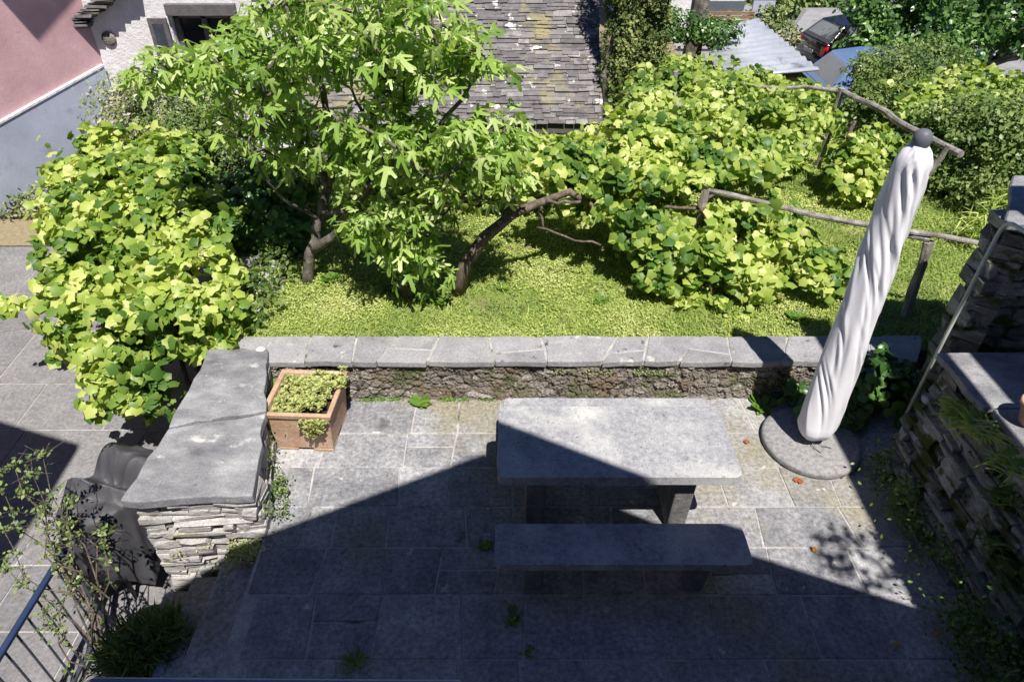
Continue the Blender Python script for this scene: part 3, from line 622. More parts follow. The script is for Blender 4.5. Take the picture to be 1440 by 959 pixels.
mb = MB(); mb.box((-.22, -.35, .55), (.22, .4, .85)); mb.build('firebox', M['black'], gr, bevel=.03)
for x in (-.2, .2):
    for y in (-.33, .38): mb = MB(); mb.tube([(x, y, 0), (x, y, .6)], .018, 8); mb.build('leg', M['black'], gr)

# iron railing
rl = thing('railing', 'dark iron railing with vertical bars at the edge of the courtyard', 'railing', (-3.3, 0, 0))
zc = -1.0
mb = MB(); mb.box((-.022, .3, -.03), (.022, 3.1, .005)); mb.build('handrail', M['railblue'], rl, bevel=.006)
mb = MB(); mb.box((-.015, .3, -.90), (.015, 3.1, -.875)); mb.build('bottom_rail', M['steel'], rl)
y = 3.08; k = 0
while y > .4:
    mb = MB()
    if k % 9 == 0: mb.box((-.02, y - .02, zc), (.02, y + .02, -.03)); mb.build('post', M['steel'], rl)
    else: mb.tube([(0, y, -.89), (0, y, -.03)], .008, 8); mb.build('bar', M['steel'], rl)
    y -= .125; k += 1

# handrail at the right
mb = MB(); pts = [(3.28, 4.17, .3), (3.30, 4.17, 1.2), (3.325, 4.17, 2.0)] + [(3.33, 4.17 - .10 * (1 - math.cos(R(a))), 2.04 + .10 * math.sin(R(a))) for a in range(0, 91, 15)] + [(3.36, 3.6, 2.16), (3.38, 2.2, 2.2), (3.38, 1.9, 2.2)]
mb.tube(pts, .014, 10); hr = mb.build('handrail', M['pipe'], smooth=True)
tag(hr, 'thin pale metal handrail bent over beside the tall stone wall', 'handrail')
# round pot on the right-hand wall
pt = at_z(1440, 596, 1.11); pot = thing('flower_pot', 'small round clay pot on the wall at the right', 'pot', (pt.x + .045, pt.y, 1.11))
mb = lathe([(.07, 0), (.075, .01), (.105, .14), (.12, .145), (.12, .175), (.10, .175), (.095, .12), (.02, .11)], 28); mb.build('pot_body', M['terracotta'], pot, smooth=True)
mb = lathe([(.098, .11), (.098, .14), (.01, .145)], 20); mb.build('soil', M['soil'], pot)
# pale stone on the parapet
import bmesh
def rock(name, loc, s, m, label):
    mb = MB(); bm = bmesh.new(); bmesh.ops.create_icosphere(bm, subdivisions=3, radius=1)
    vs_ = [(v.co.x * s[0] * (1 + .2 * noise.noise(v.co * 1.5)), v.co.y * s[1] * (1 + .2 * noise.noise(v.co * 1.5 + Vector((4, 0, 0)))), v.co.z * s[2]) for v in bm.verts]
    mb.add(vs_, [tuple(v.index for v in f.verts) for f in bm.faces]); bm.free()
    o = mb.build(name, m, smooth=True); o.location = loc; return tag(o, label, 'stone')
p = at_z(367, 491, .5); rock('loose_stone', (p.x, p.y, .49), (.05, .04, .03), M['rock'], 'pale rounded stone lying at the corner of the garden wall')

# ------------------------------------------------------------------ small plants
def tuft(name, loc, n, length, m, label, spread=.6, T=T_BLADE, cat='weed', seed=1, width=1, group=None, off=.02):
    r = np.random.default_rng(seed); a = r.uniform(0, 2 * PI, n); e = r.uniform(.25, 1.3, n) * (1.4 - spread * .7)
    d = np.stack([np.cos(a) * np.cos(e), np.sin(a) * np.cos(e), np.sin(e)], 1)
    Nn = np.stack([-np.cos(a) * np.sin(e), -np.sin(a) * np.sin(e), np.cos(e)], 1)
    P = np.array(loc) + r.normal(size=(n, 3)) * np.array([off, off, .004]) + np.array([0, 0, .004])
    o = leaves(name, P, Nn, r.uniform(.6, 1.1, n) * length, T, m, tip=d, seed=seed)
    return tag(o, label, cat, group)
p = at_z(592, 566, 0); tuft('weed', (p.x, p.y, 0), 34, .11, M['weed'], 'leafy green weed at the foot of the garden wall left of the table', 1.2, T_OVAL, seed=1)
p = at_z(722, 870, 0); tuft('weed', (p.x, p.y, 0), 26, .06, M['weed'], 'small dark weed in a paving joint in front of the bench', 1.1, T_OVAL, seed=2)
p = at_z(744, 916, 0); tuft('weed', (p.x, p.y, 0), 16, .04, M['weed'], 'tiny weed in a paving joint near the bottom of the terrace', 1.1, T_OVAL, seed=3)
p = at_z(500, 932, 0); tuft('weed', (p.x, p.y, 0), 40, .11, M['weed'], 'spiky grass clump in the shaded paving near the window ledge', .9, T_BLADE, seed=4)
p = at_z(682, 768, 0); tuft('weed', (p.x, p.y, 0), 14, .06, M['weed'], 'tiny green weed just left of the near bench', 1.1, T_OVAL, seed=5)
p = at_z(1072, 572, 0); tuft('weed', (p.x, p.y, 0), 26, .14, M['weed'], 'bright leafy weed at the wall foot left of the parasol', .9, T_OVAL, seed=6)
p = at_z(395, 515, .3); tuft('weed', (-2.1, 4.68, .18), 26, .24, M['weed'], 'broad-leaved weed growing behind the terracotta planter', .8, T_OVAL, seed=7)
for i, (a, b, l_, lb) in enumerate([(704, 408, .10, 'dark broad-leaved weed in the lawn right of the twisted vine trunk'), (845, 425, .08, 'small dark weed in the lawn under the front of the big grapevine'), (465, 395, .12, 'weeds around the foot of the fig trunk'),
        (620, 425, .09, 'dark weed in the lawn in front of the twisted vine trunk'), (1120, 450, .10, 'dark weed in the lawn just behind the garden wall near the parasol'), (540, 410, .09, 'weed in the fig tree shade')]):
    p = at_z(a, b, ZL); tuft('weed', (p.x, p.y, ZL), 60, l_, M['weed'], lb, 1.0, T_OVAL, seed=80 + i, off=.025)
# low growth along wall feet
def strip(name, a, b, n, size, m, label, h=.12, w_=.08, T=T_OVAL, seed=1, cat='plants', up=1.0):
    r = np.random.default_rng(seed); t = r.random(n); a, b = np.array(a), np.array(b)
    P = a + (b - a) * t[:, None] + np.stack([r.normal(size=n) * w_, r.normal(size=n) * w_ * .6, np.abs(r.normal(size=n)) * h * .6], 1)
    dens = np.array([noise.noise(Vector(p) * 5) for p in P]); P = P[dens > -.12]; n = len(P)
    Nn = r.normal(size=(n, 3)) * .6 + np.array([0, -.3, up])
    o = leaves(name, P, Nn, r.uniform(.5, 1.2, n) * size, T, m, seed=seed); return tag(o, label, cat, kind='stuff')
strip('creeping_plants', (-2.02, 4.2, .02), (-1.80, 3.25, .02), 2600, .028, M['shrub'], 'small creeping plants at the foot of the slab-topped wall beside the planter', .16, .05, seed=3)
strip('moss', (-2.35, 3.08, -.10), (-1.86, 3.10, -.04), 1800, .025, M['sedum'], 'mossy growth on the top step under the slab-topped wall', .05, .08, seed=4)
strip('wall_foot_moss', (-1.4, 4.72, .0), (.0, 4.73, .0), 900, .022, M['weed'], 'thin line of moss along the foot of the garden wall', .02, .02, seed=5)
strip('wall_moss', (.3, 4.76, .30), (1.6, 4.76, .28), 1500, .02, M['greyshrub'], 'dry moss hanging on the face of the garden wall behind the table', .05, .012, seed=6)
strip('wall_growth', (3.05, 3.9, .05), (2.85, 1.4, .05), 5000, .035, M['shrub'], 'dark creeping growth along the foot of the right-hand wall', .22, .09, seed=7)
strip('wall_ferns', (3.0, 2.5, .05), (2.98, 1.3, .35), 1900, .035, M['darkleaf'], 'dark growth hanging on the shaded near end of the right-hand wall', .40, .12, seed=8)
# dark leafy plant behind the parasol
iv = thing('ivy', 'dark leafy ivy in the corner behind the parasol base', 'plant', (3.1, 4.6, 0))
iv.location = (0, 0, 0)
vine_leaves('foliage', [((2.95, 4.55, .12), (.45, .25, .28), 900), ((3.3, 4.62, .2), (.35, .3, .4), 900), ((2.75, 4.6, .08), (.25, .12, .15), 300)], .07, T_VFAR, M['darkleaf'], iv, 41, zmin=.01)
mb = MB(); 
for k in range(6): mb.tube(wander((3.2, 4.7, 0), (2.7 + k * .13, 4.45 + .05 * (k % 3), .25), 5, .2), .006, 5)
mb.build('stem', M['bark'], iv)
for i, (a, b, n, l) in enumerate([(1352, 590, 90, .17), (1375, 600, 110, .2), (1338, 572, 40, .12), (1425, 655, 80, .17), (1395, 760, 60, .15), (1280, 690, 70, .12), (1410, 700, 60, .14)]):
    u = (a - 720) / F; v = (b - 479.5) / F; t = 3.14 / u; loc = (3.14, t * (CP - v * SP), max(.02, CZ - t * (SP + v * CP)))
    lb = ['grass tuft growing from the upper face of the right-hand wall', 'largest yellowish grass tuft on the face of the right-hand wall', 'small tuft at the far top corner of the right-hand wall',
          'grass tuft by the clay pot on the right-hand wall', 'grass tuft low on the shaded face of the right-hand wall', 'tuft at the far foot of the right-hand wall', 'tuft below the clay pot on the right-hand wall'][i]
    tuft('grass_tuft', loc, n, l, M['clover'] if i < 4 else M['shrub'], lb, 1.3, T_BLADE, 'grass tuft', 60 + i, group='grass tufts on the right-hand wall', off=.05)
# fallen leaves
labels = ['red fallen leaf on the paving left of the parasol base', 'red fallen leaf at the front of the parasol base', 'second red fallen leaf by the front of the parasol base', 'orange fallen leaf on the sunny paving right of the bench',
          'orange leaf in the shade near the right-hand wall', 'pale fallen leaf in the dark corner by the right-hand wall']
for i, ((a, b), lb) in enumerate(zip([(1052, 624), (1117, 674), (1122, 676), (1142, 773), (1316, 896), (1258, 908)], labels)):
    p = at_z(a, b, .006); o = leaves('fallen_leaf', [p], [(random.uniform(-.3, .3), random.uniform(-.3, .1), 1)], np.array([.045]), T_VINE, M['dead'], tip=[(random.uniform(-1, 1), random.uniform(-1, 1), 0)], rnd=np.array([[.1, .05, .0, .45, .5, .9][i]]), seed=i)
    o.location.z = .02; tag(o, lb, 'leaf', 'fallen leaves on the terrace')
for i, (a, b, s_) in enumerate([(1050, 628, .03), (1145, 772, .03), (1135, 668, .03)]): pass

# ------------------------------------------------------------------ pergola timber
def pole(mb, pts, r0=.04): mb.tube(pts, [.85 * r0 * random.uniform(.88, 1.1) for _ in pts], 9, wob=.10)
pg = thing('pergola', 'weathered wooden pergola of rough posts and rails carrying the grapevine', 'pergola')
A = Vector((1.98, 6.5, 1.28)); B = Vector((3.86, 5.6, 1.20)); D = Vector((4.42, 9.3, 1.42)); E = Vector((4.80, 7.25, 1.42))
mb = MB(); pole(mb, wander(A, B, 8, .02), .034); mb.build('rail', M['weathered'], pg)
mb = MB(); pole(mb, wander(B + Vector((-.3, .10, .06)), B + Vector((.55, -.18, .03)), 5, .02), .030); mb.build('rail', M['weathered'], pg)
mb = MB(); pole(mb, wander(D, E + Vector((.05, -.15, 0)), 8, .015), .045); mb.build('rail', M['weathered'], pg)
mb = MB(); pole(mb, wander(Vector((3.1, 9.6, 1.42)), D, 6, .02), .03); mb.build('rail', M['weathered'], pg)
mb = MB(); pole(mb, wander(A, Vector((2.2, 9.5, 1.4)), 8, .02), .035); mb.build('rail', M['weathered'], pg)
mb = MB(); pole(mb, wander(at_y(1085, 225, 8.3), at_y(1160, 195, 8.6), 5, .03), .028); mb.build('rail', M['weathered'], pg)
for (bx, by), (tx, ty, tz), rr in (((1.93, 6.36), (1.98, 6.5, 1.30), .055), ((3.93, 5.58), (3.86, 5.6, 1.18), .055), ((4.37, 9.3), (4.40, 9.3, 1.46), .055), ((4.50, 7.34), (4.78, 7.25, 1.46), .04), ((2.22, 9.5), (2.2, 9.5, 1.62), .045)):
    mb = MB(); pole(mb, wander((bx, by, ZL - .1), (tx, ty, tz), 7, .012), rr); mb.build('post', M['weathered'], pg)

# ------------------------------------------------------------------ grapevines
VS = .086

gv = thing('grapevine', 'big bright grapevine over the near pergola with a twisted brown trunk', 'vine')
mb = MB(); tk = [(640, 400, 5.98), (655, 370, 6.0), (680, 335, 6.05), (700, 318, 6.1), (722, 300, 6.2), (760, 285, 6.3), (800, 270, 6.4), (850, 300, 6.5), (900, 290, 6.5)]
pts = [at_y(a, b, c) for a, b, c in tk]; pts[0].z = ZL - .05
mb.tube(pts, [.075, .065, .055, .05, .05, .042, .038, .025, .02], 10, wob=.22)
mb.tube(wander(pts[4], at_y(725, 225, 6.2), 5, .12), [.035, .03, .025, .02, .015, .012], 8, wob=.15)
mb.tube(wander(pts[4], at_y(655, 280, 6.2), 5, .2), [.03, .025, .02, .016, .012, .01], 8, wob=.1)
mb.tube(wander(pts[5], at_y(765, 325, 6.2), 5, .25), [.02, .018, .014, .012, .01, .008], 7)
mb.tube(wander(at_y(755, 320, 6.2), at_y(845, 345, 6.1), 7, .06), .011, 6)
nodes = [Vector(p) for p in pts[3:]]
for a, b in (((1.3, 6.5, 1.12), (2.7, 6.4, 1.0)), ((1.5, 6.8, 1.2), (2.2, 8.0, 1.2)), ((.7, 6.4, 1.2), (1.2, 7.6, 1.2)), ((2.0, 6.6, 1.1), (2.8, 7.6, 1.1)), ((1.9, 6.4, 1.2), (2.0, 5.75, .5))):
    w_ = wander(a, b, 10, .08); mb.tube(w_, [.02 - .0012 * i for i in range(11)], 6); nodes += w_
for a, b in (((.7, 6.4, 1.2), nodes[2]),): mb.tube(wander(a, b, 5, .1), .018, 6)
mb.build('trunk', M['bark'], gv, smooth=True)
Y = at_y
vb = [((1.25, 6.65, 1.25), (.55, .55, .28), 800), ((1.75, 6.55, 1.10), (.6, .5, .36), 900), ((2.3, 6.45, 1.05), (.5, .5, .30), 650), ((2.7, 6.4, 1.0), (.36, .4, .24), 330),
      ((1.9, 6.1, .80), (.50, .35, .33), 520), ((1.45, 6.25, .92), (.45, .35, .28), 420), ((2.5, 6.10, .75), (.42, .3, .28), 330), ((1.95, 5.78, .50), (.30, .26, .18), 170),
      ((1.5, 7.5, 1.35), (.75, .7, .25), 900), ((2.3, 7.4, 1.30), (.65, .7, .22), 700), ((2.9, 7.7, 1.2), (.40, .5, .20), 300), ((3.05, 5.95, .74), (.28, .22, .20), 130),
      ((.55, 6.9, 1.40), (.4, .4, .25), 330), ((2.02, 5.62, .42), (.28, .20, .12), 130), ((1.55, 5.95, .62), (.30, .22, .20), 170), ((2.35, 5.85, .60), (.30, .22, .22), 170), ((3.25, 5.80, .64), (.26, .18, .15), 100), ((.9, 6.6, 1.1), (.4, .4, .2), 240)]
vine_leaves('foliage', vb, VS, T_VINE, M['vine'], gv, 51, .45, cull=[(972, 258, 1000, 318, 6.9), (1000, 250, 1082, 288, 6.9)])
fv = thing('grapevine', 'wide yellow-green grapevine canopy on the far pergola below the tin-roofed shed', 'vine')
vb = [((1.9, 8.8, 1.38), (.6, .8, .26), 700), ((2.7, 9.0, 1.33), (.8, .8, .24), 850), ((3.4, 8.9, 1.28), (.7, .7, .22), 650), ((3.95, 9.1, 1.22), (.42, .5, .22), 330),
      ((2.7, 10.4, 1.15), (.9, .9, .26), 950), ((3.5, 10.3, 1.1), (.8, .8, .25), 800), ((4.1, 9.9, 1.12), (.42, .5, .22), 300), ((3.1, 11.7, .92), (.8, .8, .28), 800), ((3.9, 11.2, .92), (.5, .6, .25), 450),
      ((2.2, 10.2, 1.15), (.45, .9, .30), 600), ((3.2, 8.1, 1.2), (.5, .4, .2), 330), ((4.55, 10.4, .98), (.35, .4, .2), 220), ((2.75, 12.1, .95), (.5, .5, .25), 350)]
vine_leaves('foliage', vb, .082, T_VFAR, M['vinefar'], fv, 52, .4, -.5)
mb = MB()
for x, y in ((2.0, 9.4), (2.9, 10.9), (3.8, 9.9), (3.5, 11.6)): mb = MB(); mb.tube(wander((x, y, -.2), (x + .15, y + .1, 1.05), 6, .1), [.05, .045, .04, .035, .03, .028, .02], 8, wob=.15); mb.build('trunk', M['bark'], fv)
sv = thing('grapevine', 'young leafy vine behind the parasol beneath the long side rail', 'vine')
vb = [(at_y(1212, 222, 8.4), (.38, .35, .30), 380), (at_y(1215, 255, 8.1), (.40, .3, .28), 320), (at_y(1235, 200, 8.7), (.3, .3, .2), 200)]
vine_leaves('foliage', vb, .085, T_VINE, M['vine'], sv, 53, .4); mb = MB(); mb.tube(wander((4.3, 8.3, .3), (4.3, 8.5, 1.3), 6, .1), .025, 7); mb.build('trunk', M['bark'], sv)
rv_ = thing('grapevine', 'bright vine along the right edge below the broad tree', 'vine')
vb = [(at_y(1320, 145, 10.0), (.6, .6, .3), 500), (at_y(1380, 130, 10.5), (.7, .6, .35), 650), (at_y(1440, 150, 10.0), (.7, .6, .4), 600), (at_y(1500, 140, 10.2), (.7, .6, .4), 400), (at_y(1300, 160, 9.4), (.4, .4, .2), 260)]
vine_leaves('foliage', vb, .085, T_VFAR, M['vinefar'], rv_, 54, .4); 
for a in (1330, 1400): q_ = at_y(a, 150, 10.1); mb = MB(); mb.tube(wander((q_.x, q_.y, 0), q_, 6, .1), .03, 7); mb.build('trunk', M['bark'], rv_)
lv = thing('grapevine', 'dense bright vine spilling over the retaining wall into the courtyard', 'vine')
vb = [((-2.95, 5.15, .62), (.42, .42, .30), 520), ((-3.55, 5.15, .45), (.45, .42, .40), 650), ((-4.05, 5.35, .45), (.40, .42, .35), 520), ((-3.1, 5.75, .80), (.48, .45, .30), 560), ((-3.8, 5.85, .72), (.5, .5, .35), 650), ((-4.45, 6.1, .68), (.42, .5, .32), 520),
      ((-3.45, 6.5, .92), (.5, .5, .30), 600), ((-4.15, 6.65, .92), (.5, .5, .33), 620), ((-4.75, 6.9, .85), (.42, .5, .33), 520), ((-3.85, 7.3, .98), (.5, .5, .30), 560), ((-4.55, 7.4, 1.0), (.5, .5, .32), 600), ((-5.1, 7.7, .92), (.42, .5, .32), 460),
      ((-4.3, 8.1, 1.02), (.5, .45, .28), 480), ((-5.0, 8.3, 1.02), (.5, .45, .28), 460), ((-3.75, 4.85, .05), (.34, .24, .30), 240), ((-3.35, 4.82, -.02), (.30, .2, .26), 170), ((-2.75, 4.95, .55), (.26, .2, .16), 110), ((-5.0, 5.75, .40), (.38, .10, .05), 45), ((-5.75, 8.0, 1.15), (.12, .12, .25), 14)]
vine_leaves('foliage', vb, .09, T_VINE, M['vine'], lv, 55, .45, -.8)
mb = MB()
for a, b in (((-2.98, 4.92, -.95), (-3.0, 5.1, .5)), ((-3.05, 4.95, -.9), (-3.4, 5.4, .4)), ((-3.0, 5.2, -.7), (-3.4, 6.4, .8)), ((-3.2, 6.5, -.8), (-4.0, 7.2, .9)), ((-3.1, 5.3, .3), (-4.4, 6.3, .6)), ((-4.0, 7.1, .7), (-5.0, 8.2, .95))):
    mb.tube(wander(a, b, 8, .1), [.04 - .003 * i for i in range(9)], 8, wob=.15)
mb.build('trunk', M['bark'], lv, smooth=True)
s_ = at_y(35, 372, 6.2)

# ------------------------------------------------------------------ fig tree
fg = thing('fig_tree', 'spreading fig tree with large drooping lobed leaves and forked grey trunk', 'tree')
mb = MB(); random.seed(21)
def limb(pl_, rs, n=9): 
    pts = [at_y(a, b, c) for a, b, c in pl_]; out = []
    for i in range(len(pts) - 1): out += wander(pts[i], pts[i + 1], 3, .05)[:-1]
    out.append(pts[-1]); m = len(out); mb.tube(out, [rs[0] + (rs[1] - rs[0]) * i / (m - 1) for i in range(m)], n, wob=.07); return out
nodes = []
t1 = limb([(433, 402, 6.22), (436, 355, 6.25), (452, 300, 6.3), (462, 262, 6.35)], (.062, .042)); nodes += t1[4:]
nodes += limb([(440, 352, 6.25), (470, 332, 6.1), (498, 300, 6.0), (515, 272, 5.9), (545, 232, 5.9), (600, 195, 5.9), (650, 140, 5.85), (690, 85, 5.8)], (.048, .012))
nodes += limb([(462, 262, 6.35), (430, 215, 6.4), (390, 160, 6.4), (330, 120, 6.4), (270, 95, 6.35)], (.045, .012))
nodes += limb([(462, 262, 6.35), (470, 200, 6.5), (455, 130, 6.6), (440, 60, 6.7), (430, -10, 6.7)], (.045, .012))
nodes += limb([(515, 272, 5.9), (520, 210, 6.1), (530, 130, 6.2), (540, 50, 6.3), (545, -20, 6.3)], (.04, .012))
nodes += limb([(448, 308, 6.28), (405, 285, 6.1), (370, 250, 5.9), (350, 200, 5.85)], (.02, .008))
nodes += limb([(455, 300, 6.2), (500, 295, 6.0), (560, 300, 5.8), (620, 290, 5.7), (660, 270, 5.7)], (.025, .010))
nodes += limb([(545, 232, 5.9), (580, 230, 5.6), (610, 250, 5.5), (640, 240, 5.4)], (.02, .008))
tips = []; r = random.Random(5)
hull = [((460, 90), (170, 85), 6.4, .9, 74), ((330, 100), (100, 60), 6.3, .6, 26), ((240, 95), (52, 42), 6.3, .3, 16), ((560, 60), (110, 70), 6.2, .7, 36), ((610, 230), (95, 70), 5.8, .5, 40), ((670, 80), (55, 40), 5.85, .25, 13),
        ((500, 200), (100, 45), 6.3, .6, 24), ((560, 320), (65, 40), 5.75, .25, 19), ((375, 190), (60, 35), 6.2, .3, 10), ((690, 230), (55, 55), 5.9, .3, 19), ((390, 30), (70, 40), 6.5, .5, 16), ((590, 385), (35, 25), 5.75, .1, 9), ((520, 300), (40, 40), 5.9, .25, 10), ((430, 215), (60, 35), 6.3, .4, 10), ((700, 180), (40, 25), 6.0, .3, 6), ((470, -40), (150, 45), 6.4, .8, 30)]
for (cx_, cy_), (rx, ry), yy, dy, n in hull:
    for _ in range(int(n * 1.35)):
        a_ = r.uniform(0, 2 * PI); q = math.sqrt(r.random()); tips.append(at_y(cx_ + rx * q * math.cos(a_), cy_ + ry * q * math.sin(a_), yy + r.uniform(-dy, dy)))
stump = at_y(575, 400, 5.95)
mb.tube([(stump.x, 5.95, ZL - .05), (stump.x - .01, 5.97, .62), (stump.x + .02, 5.95, .75)], [.10, .075, .06], 10, wob=.12)
nodes += [Vector((stump.x, 5.95, .7))]
grow(mb, nodes, tips, .016, .006)
mb.build('trunk', M['figbark'], fg, smooth=True)
rr = np.random.default_rng(12); P, Nn, tp, sz, rv0 = [], [], [], [], []
for t in tips:
    k = rr.integers(6, 14); a0 = rr.uniform(0, 6.28); cv_ = rr.uniform(.1, .9)
    for i in range(k):
        a_ = a0 + i * 2.4 + rr.normal() * .2; e_ = rr.uniform(-1.2, .55); st_ = rr.uniform(.02, .13)
        h = np.array([math.cos(a_), math.sin(a_), 0]); d = h * math.cos(e_) + np.array([0, 0, math.sin(e_)])
        P.append(np.array(t) + h * st_ + np.array([0, 0, rr.uniform(-.05, .06)])); tp.append(d); Nn.append(-h * math.sin(e_) + np.array([0, 0, math.cos(e_)]) + rr.normal(size=3) * .42)
        sz.append(rr.uniform(.055, .145)); rv0.append(np.clip(cv_ * .45 + rr.uniform(0, .65) + (.12 if e_ > -.2 else 0), 0, 1))
leaves('foliage', P, Nn, np.array(sz), T_FIG, M['fig'], fg, tp, np.array(rv0), 13)

# ------------------------------------------------------------------ shrubs and trees
def shrub(name, label, cat, blobs, size, m, T=T_OVAL, seed=1, trunk=None, up=.5, inner=.5, zmin=-.6, clump=2.5, gap=-.32):
    t = thing(name, label, cat)
    P, D = mass(blobs, seed, inner); keep = P[:, 2] > zmin; P, D = P[keep], D[keep]; r = np.random.default_rng(seed)
    n = len(P); g = np.array([noise.noise(Vector(p) * clump) for p in P]); k = g > gap; P, D, g = P[k], D[k], g[k]; n = len(P)
    Nn = D * .6 + np.array([0, -.2, up]) + r.normal(size=(n, 3)) * .55
    leaves('foliage' if cat != 'tree' else 'crown', P, Nn, size, T, m, t, D * .5 + r.normal(size=(n, 3)), np.clip(.5 + g * .8 + r.normal(size=n) * .2, 0, 1), seed)
    mb = MB(); random.seed(seed)
    if trunk:
        for pl_, r0_, r1_ in trunk:
            q = []
            for i in range(len(pl_) - 1): q += wander(pl_[i], pl_[i + 1], 4, .06)[:-1]
            q.append(Vector(pl_[-1])); mb.tube(q, [r0_ + (r1_ - r0_) * i / (len(q) - 1) for i in range(len(q))], 8, wob=.08)
    else:
        c = sum((Vector(b[0]) for b in blobs), Vector()) / len(blobs); z0 = min(b[0][2] - b[1][2] for b in blobs)
        for b in blobs[:12]: mb.tube(wander((c.x, c.y, z0), b[0], 5, .1), [.03, .026, .022, .018, .012, .006], 6)
    mb.build('stem' if cat != 'tree' else 'trunk', M['figbark'], t); return t
shrub('dark_shrub', 'dark glossy green shrub on the grass left of the fig trunk', 'shrub', [(at_y(370, 300, 7.1), (.50, .4, .48), 2600), (at_y(335, 315, 7.0), (.3, .3, .38), 1100), (at_y(395, 260, 7.3), (.4, .35, .3), 1100), (at_y(400, 325, 6.9), (.28, .25, .25), 700)], .085, M['darkleaf'], T_VFAR, 61, zmin=.3)
shrub('dry_shrub', 'grey-green half-dry shrub in front of the white house', 'shrub', [(at_y(230, 165, 9.6), (.85, .6, .6), 7500), (at_y(180, 160, 9.8), (.5, .5, .5), 3600), (at_y(290, 165, 9.6), (.6, .5, .5), 3600)], .05, M['greyshrub'], T_OVAL, 62)
shrub('round_shrub', 'dark green bushy shrub between the vine and the fig tree', 'shrub', [(at_y(285, 205, 8.9), (.65, .55, .6), 7000), (at_y(255, 240, 8.6), (.45, .45, .45), 3500), (at_y(325, 225, 8.8), (.4, .4, .45), 2600)], .052, M['shrub'], T_OVAL, 63)
shrub('low_plants', 'scattered low plants on the shade-coloured ground by the pink house', 'plants', [(at_z(10, 292, -.5), (.8, .35, .12), 700), (at_z(60, 275, -.4), (.6, .3, .2), 600)], .06, M['greyshrub'], T_OVAL, 78)
shrub('garden_weeds', 'rough low weeds on the grass by the bright vine', 'plants', [((-2.55, 5.6, .40), (.22, .5, .16), 600), ((-2.6, 6.4, .42), (.28, .5, .2), 700), ((-2.6, 7.2, .48), (.35, .5, .28), 800), ((-2.7, 8.0, .5), (.4, .5, .3), 800), ((-2.65, 8.9, .5), (.4, .5, .3), 600)], .06, M['shrub'], T_OVAL, 64, zmin=.33)
shrub('pale_shrub', 'pale green bush in the middle of the garden behind the fig tree', 'shrub', [(at_y(560, 255, 7.9), (.6, .4, .35), 900), (at_y(640, 230, 8.4), (.6, .4, .4), 900), (at_y(700, 250, 8.0), (.5, .4, .35), 700), (at_y(755, 225, 7.8), (.35, .3, .3), 500)], .10, M['vinefar'], T_VFAR, 65, zmin=.3)
shrub('hedge_bush', 'rounded mid-green bush beyond the end of the pergola rail', 'shrub', [(at_y(1222, 100, 11.6), (.30, .4, .26), 1400), (at_y(1250, 90, 12.2), (.5, .4, .32), 1900), (at_y(1310, 85, 12.2), (.6, .4, .35), 2200), (at_y(1275, 100, 11.4), (.5, .4, .35), 1900), (at_y(1245, 145, 10.8), (.65, .5, .38), 3400), (at_y(1295, 125, 11.2), (.55, .5, .35), 2200), (at_y(1215, 145, 10.7), (.35, .4, .28), 1300)], .06, M['shrub'], T_OVAL, 66)
shrub('big_shrub', 'large dense dark shrub at the right above the shaded lawn', 'shrub', [(at_y(1380, 200, 8.6), (.85, .7, .65), 6500), (at_y(1430, 220, 8.2), (.7, .7, .7), 5000), (at_y(1345, 195, 8.9), (.5, .5, .5), 3200), (at_y(1400, 270, 8.0), (.6, .5, .45), 3200), (at_y(1350, 250, 8.4), (.45, .4, .4), 2200), (at_y(1480, 240, 8.2), (.7, .7, .8), 3500)], .062, M['shrub'], T_OVAL, 67, zmin=.3)
shrub('fern', 'feathery fern-like plant at the foot of the large shrub', 'fern', [(at_y(1385, 320, 7.0), (.28, .2, .22), 260), (at_y(1410, 290, 7.2), (.3, .2, .2), 240)], .16, M['vine'], T_BLADE, 68, zmin=.3)
def cypress(label, px, yy, w_, seed, top=6.5):
    b = at_y(px, 100, yy); x = b.x; bl = []
    for k in range(15):
        z = -.4 + k * (top + .4) / 14; s_ = w_ * (1.0 if k < 9 else 1.0 - (k - 8) * .12); bl.append(((x + random.uniform(-.06, .06), yy + random.uniform(-.1, .1), z), (s_, s_, .55), 3200 if z < 3.4 else 400))
    shrub('cypress', label, 'tree', bl, .055, M['cypress'], T_BLADE if False else T_OVAL, seed, [([(x, yy, -.6), (x, yy, top)], .12, .02)], .3, .6, zmin=-.6, clump=3.5)['group'] = 'cypresses beside the slate-roofed building'
cypress('columnar cypress touching the right edge of the slate roof', 868, 11.6, .27, 71)
cypress('columnar cypress with a dark hollow, second from the slate roof', 909, 12.0, .27, 72)
tb_ = at_z(1362, 112, -.2); Yt = tb_.y
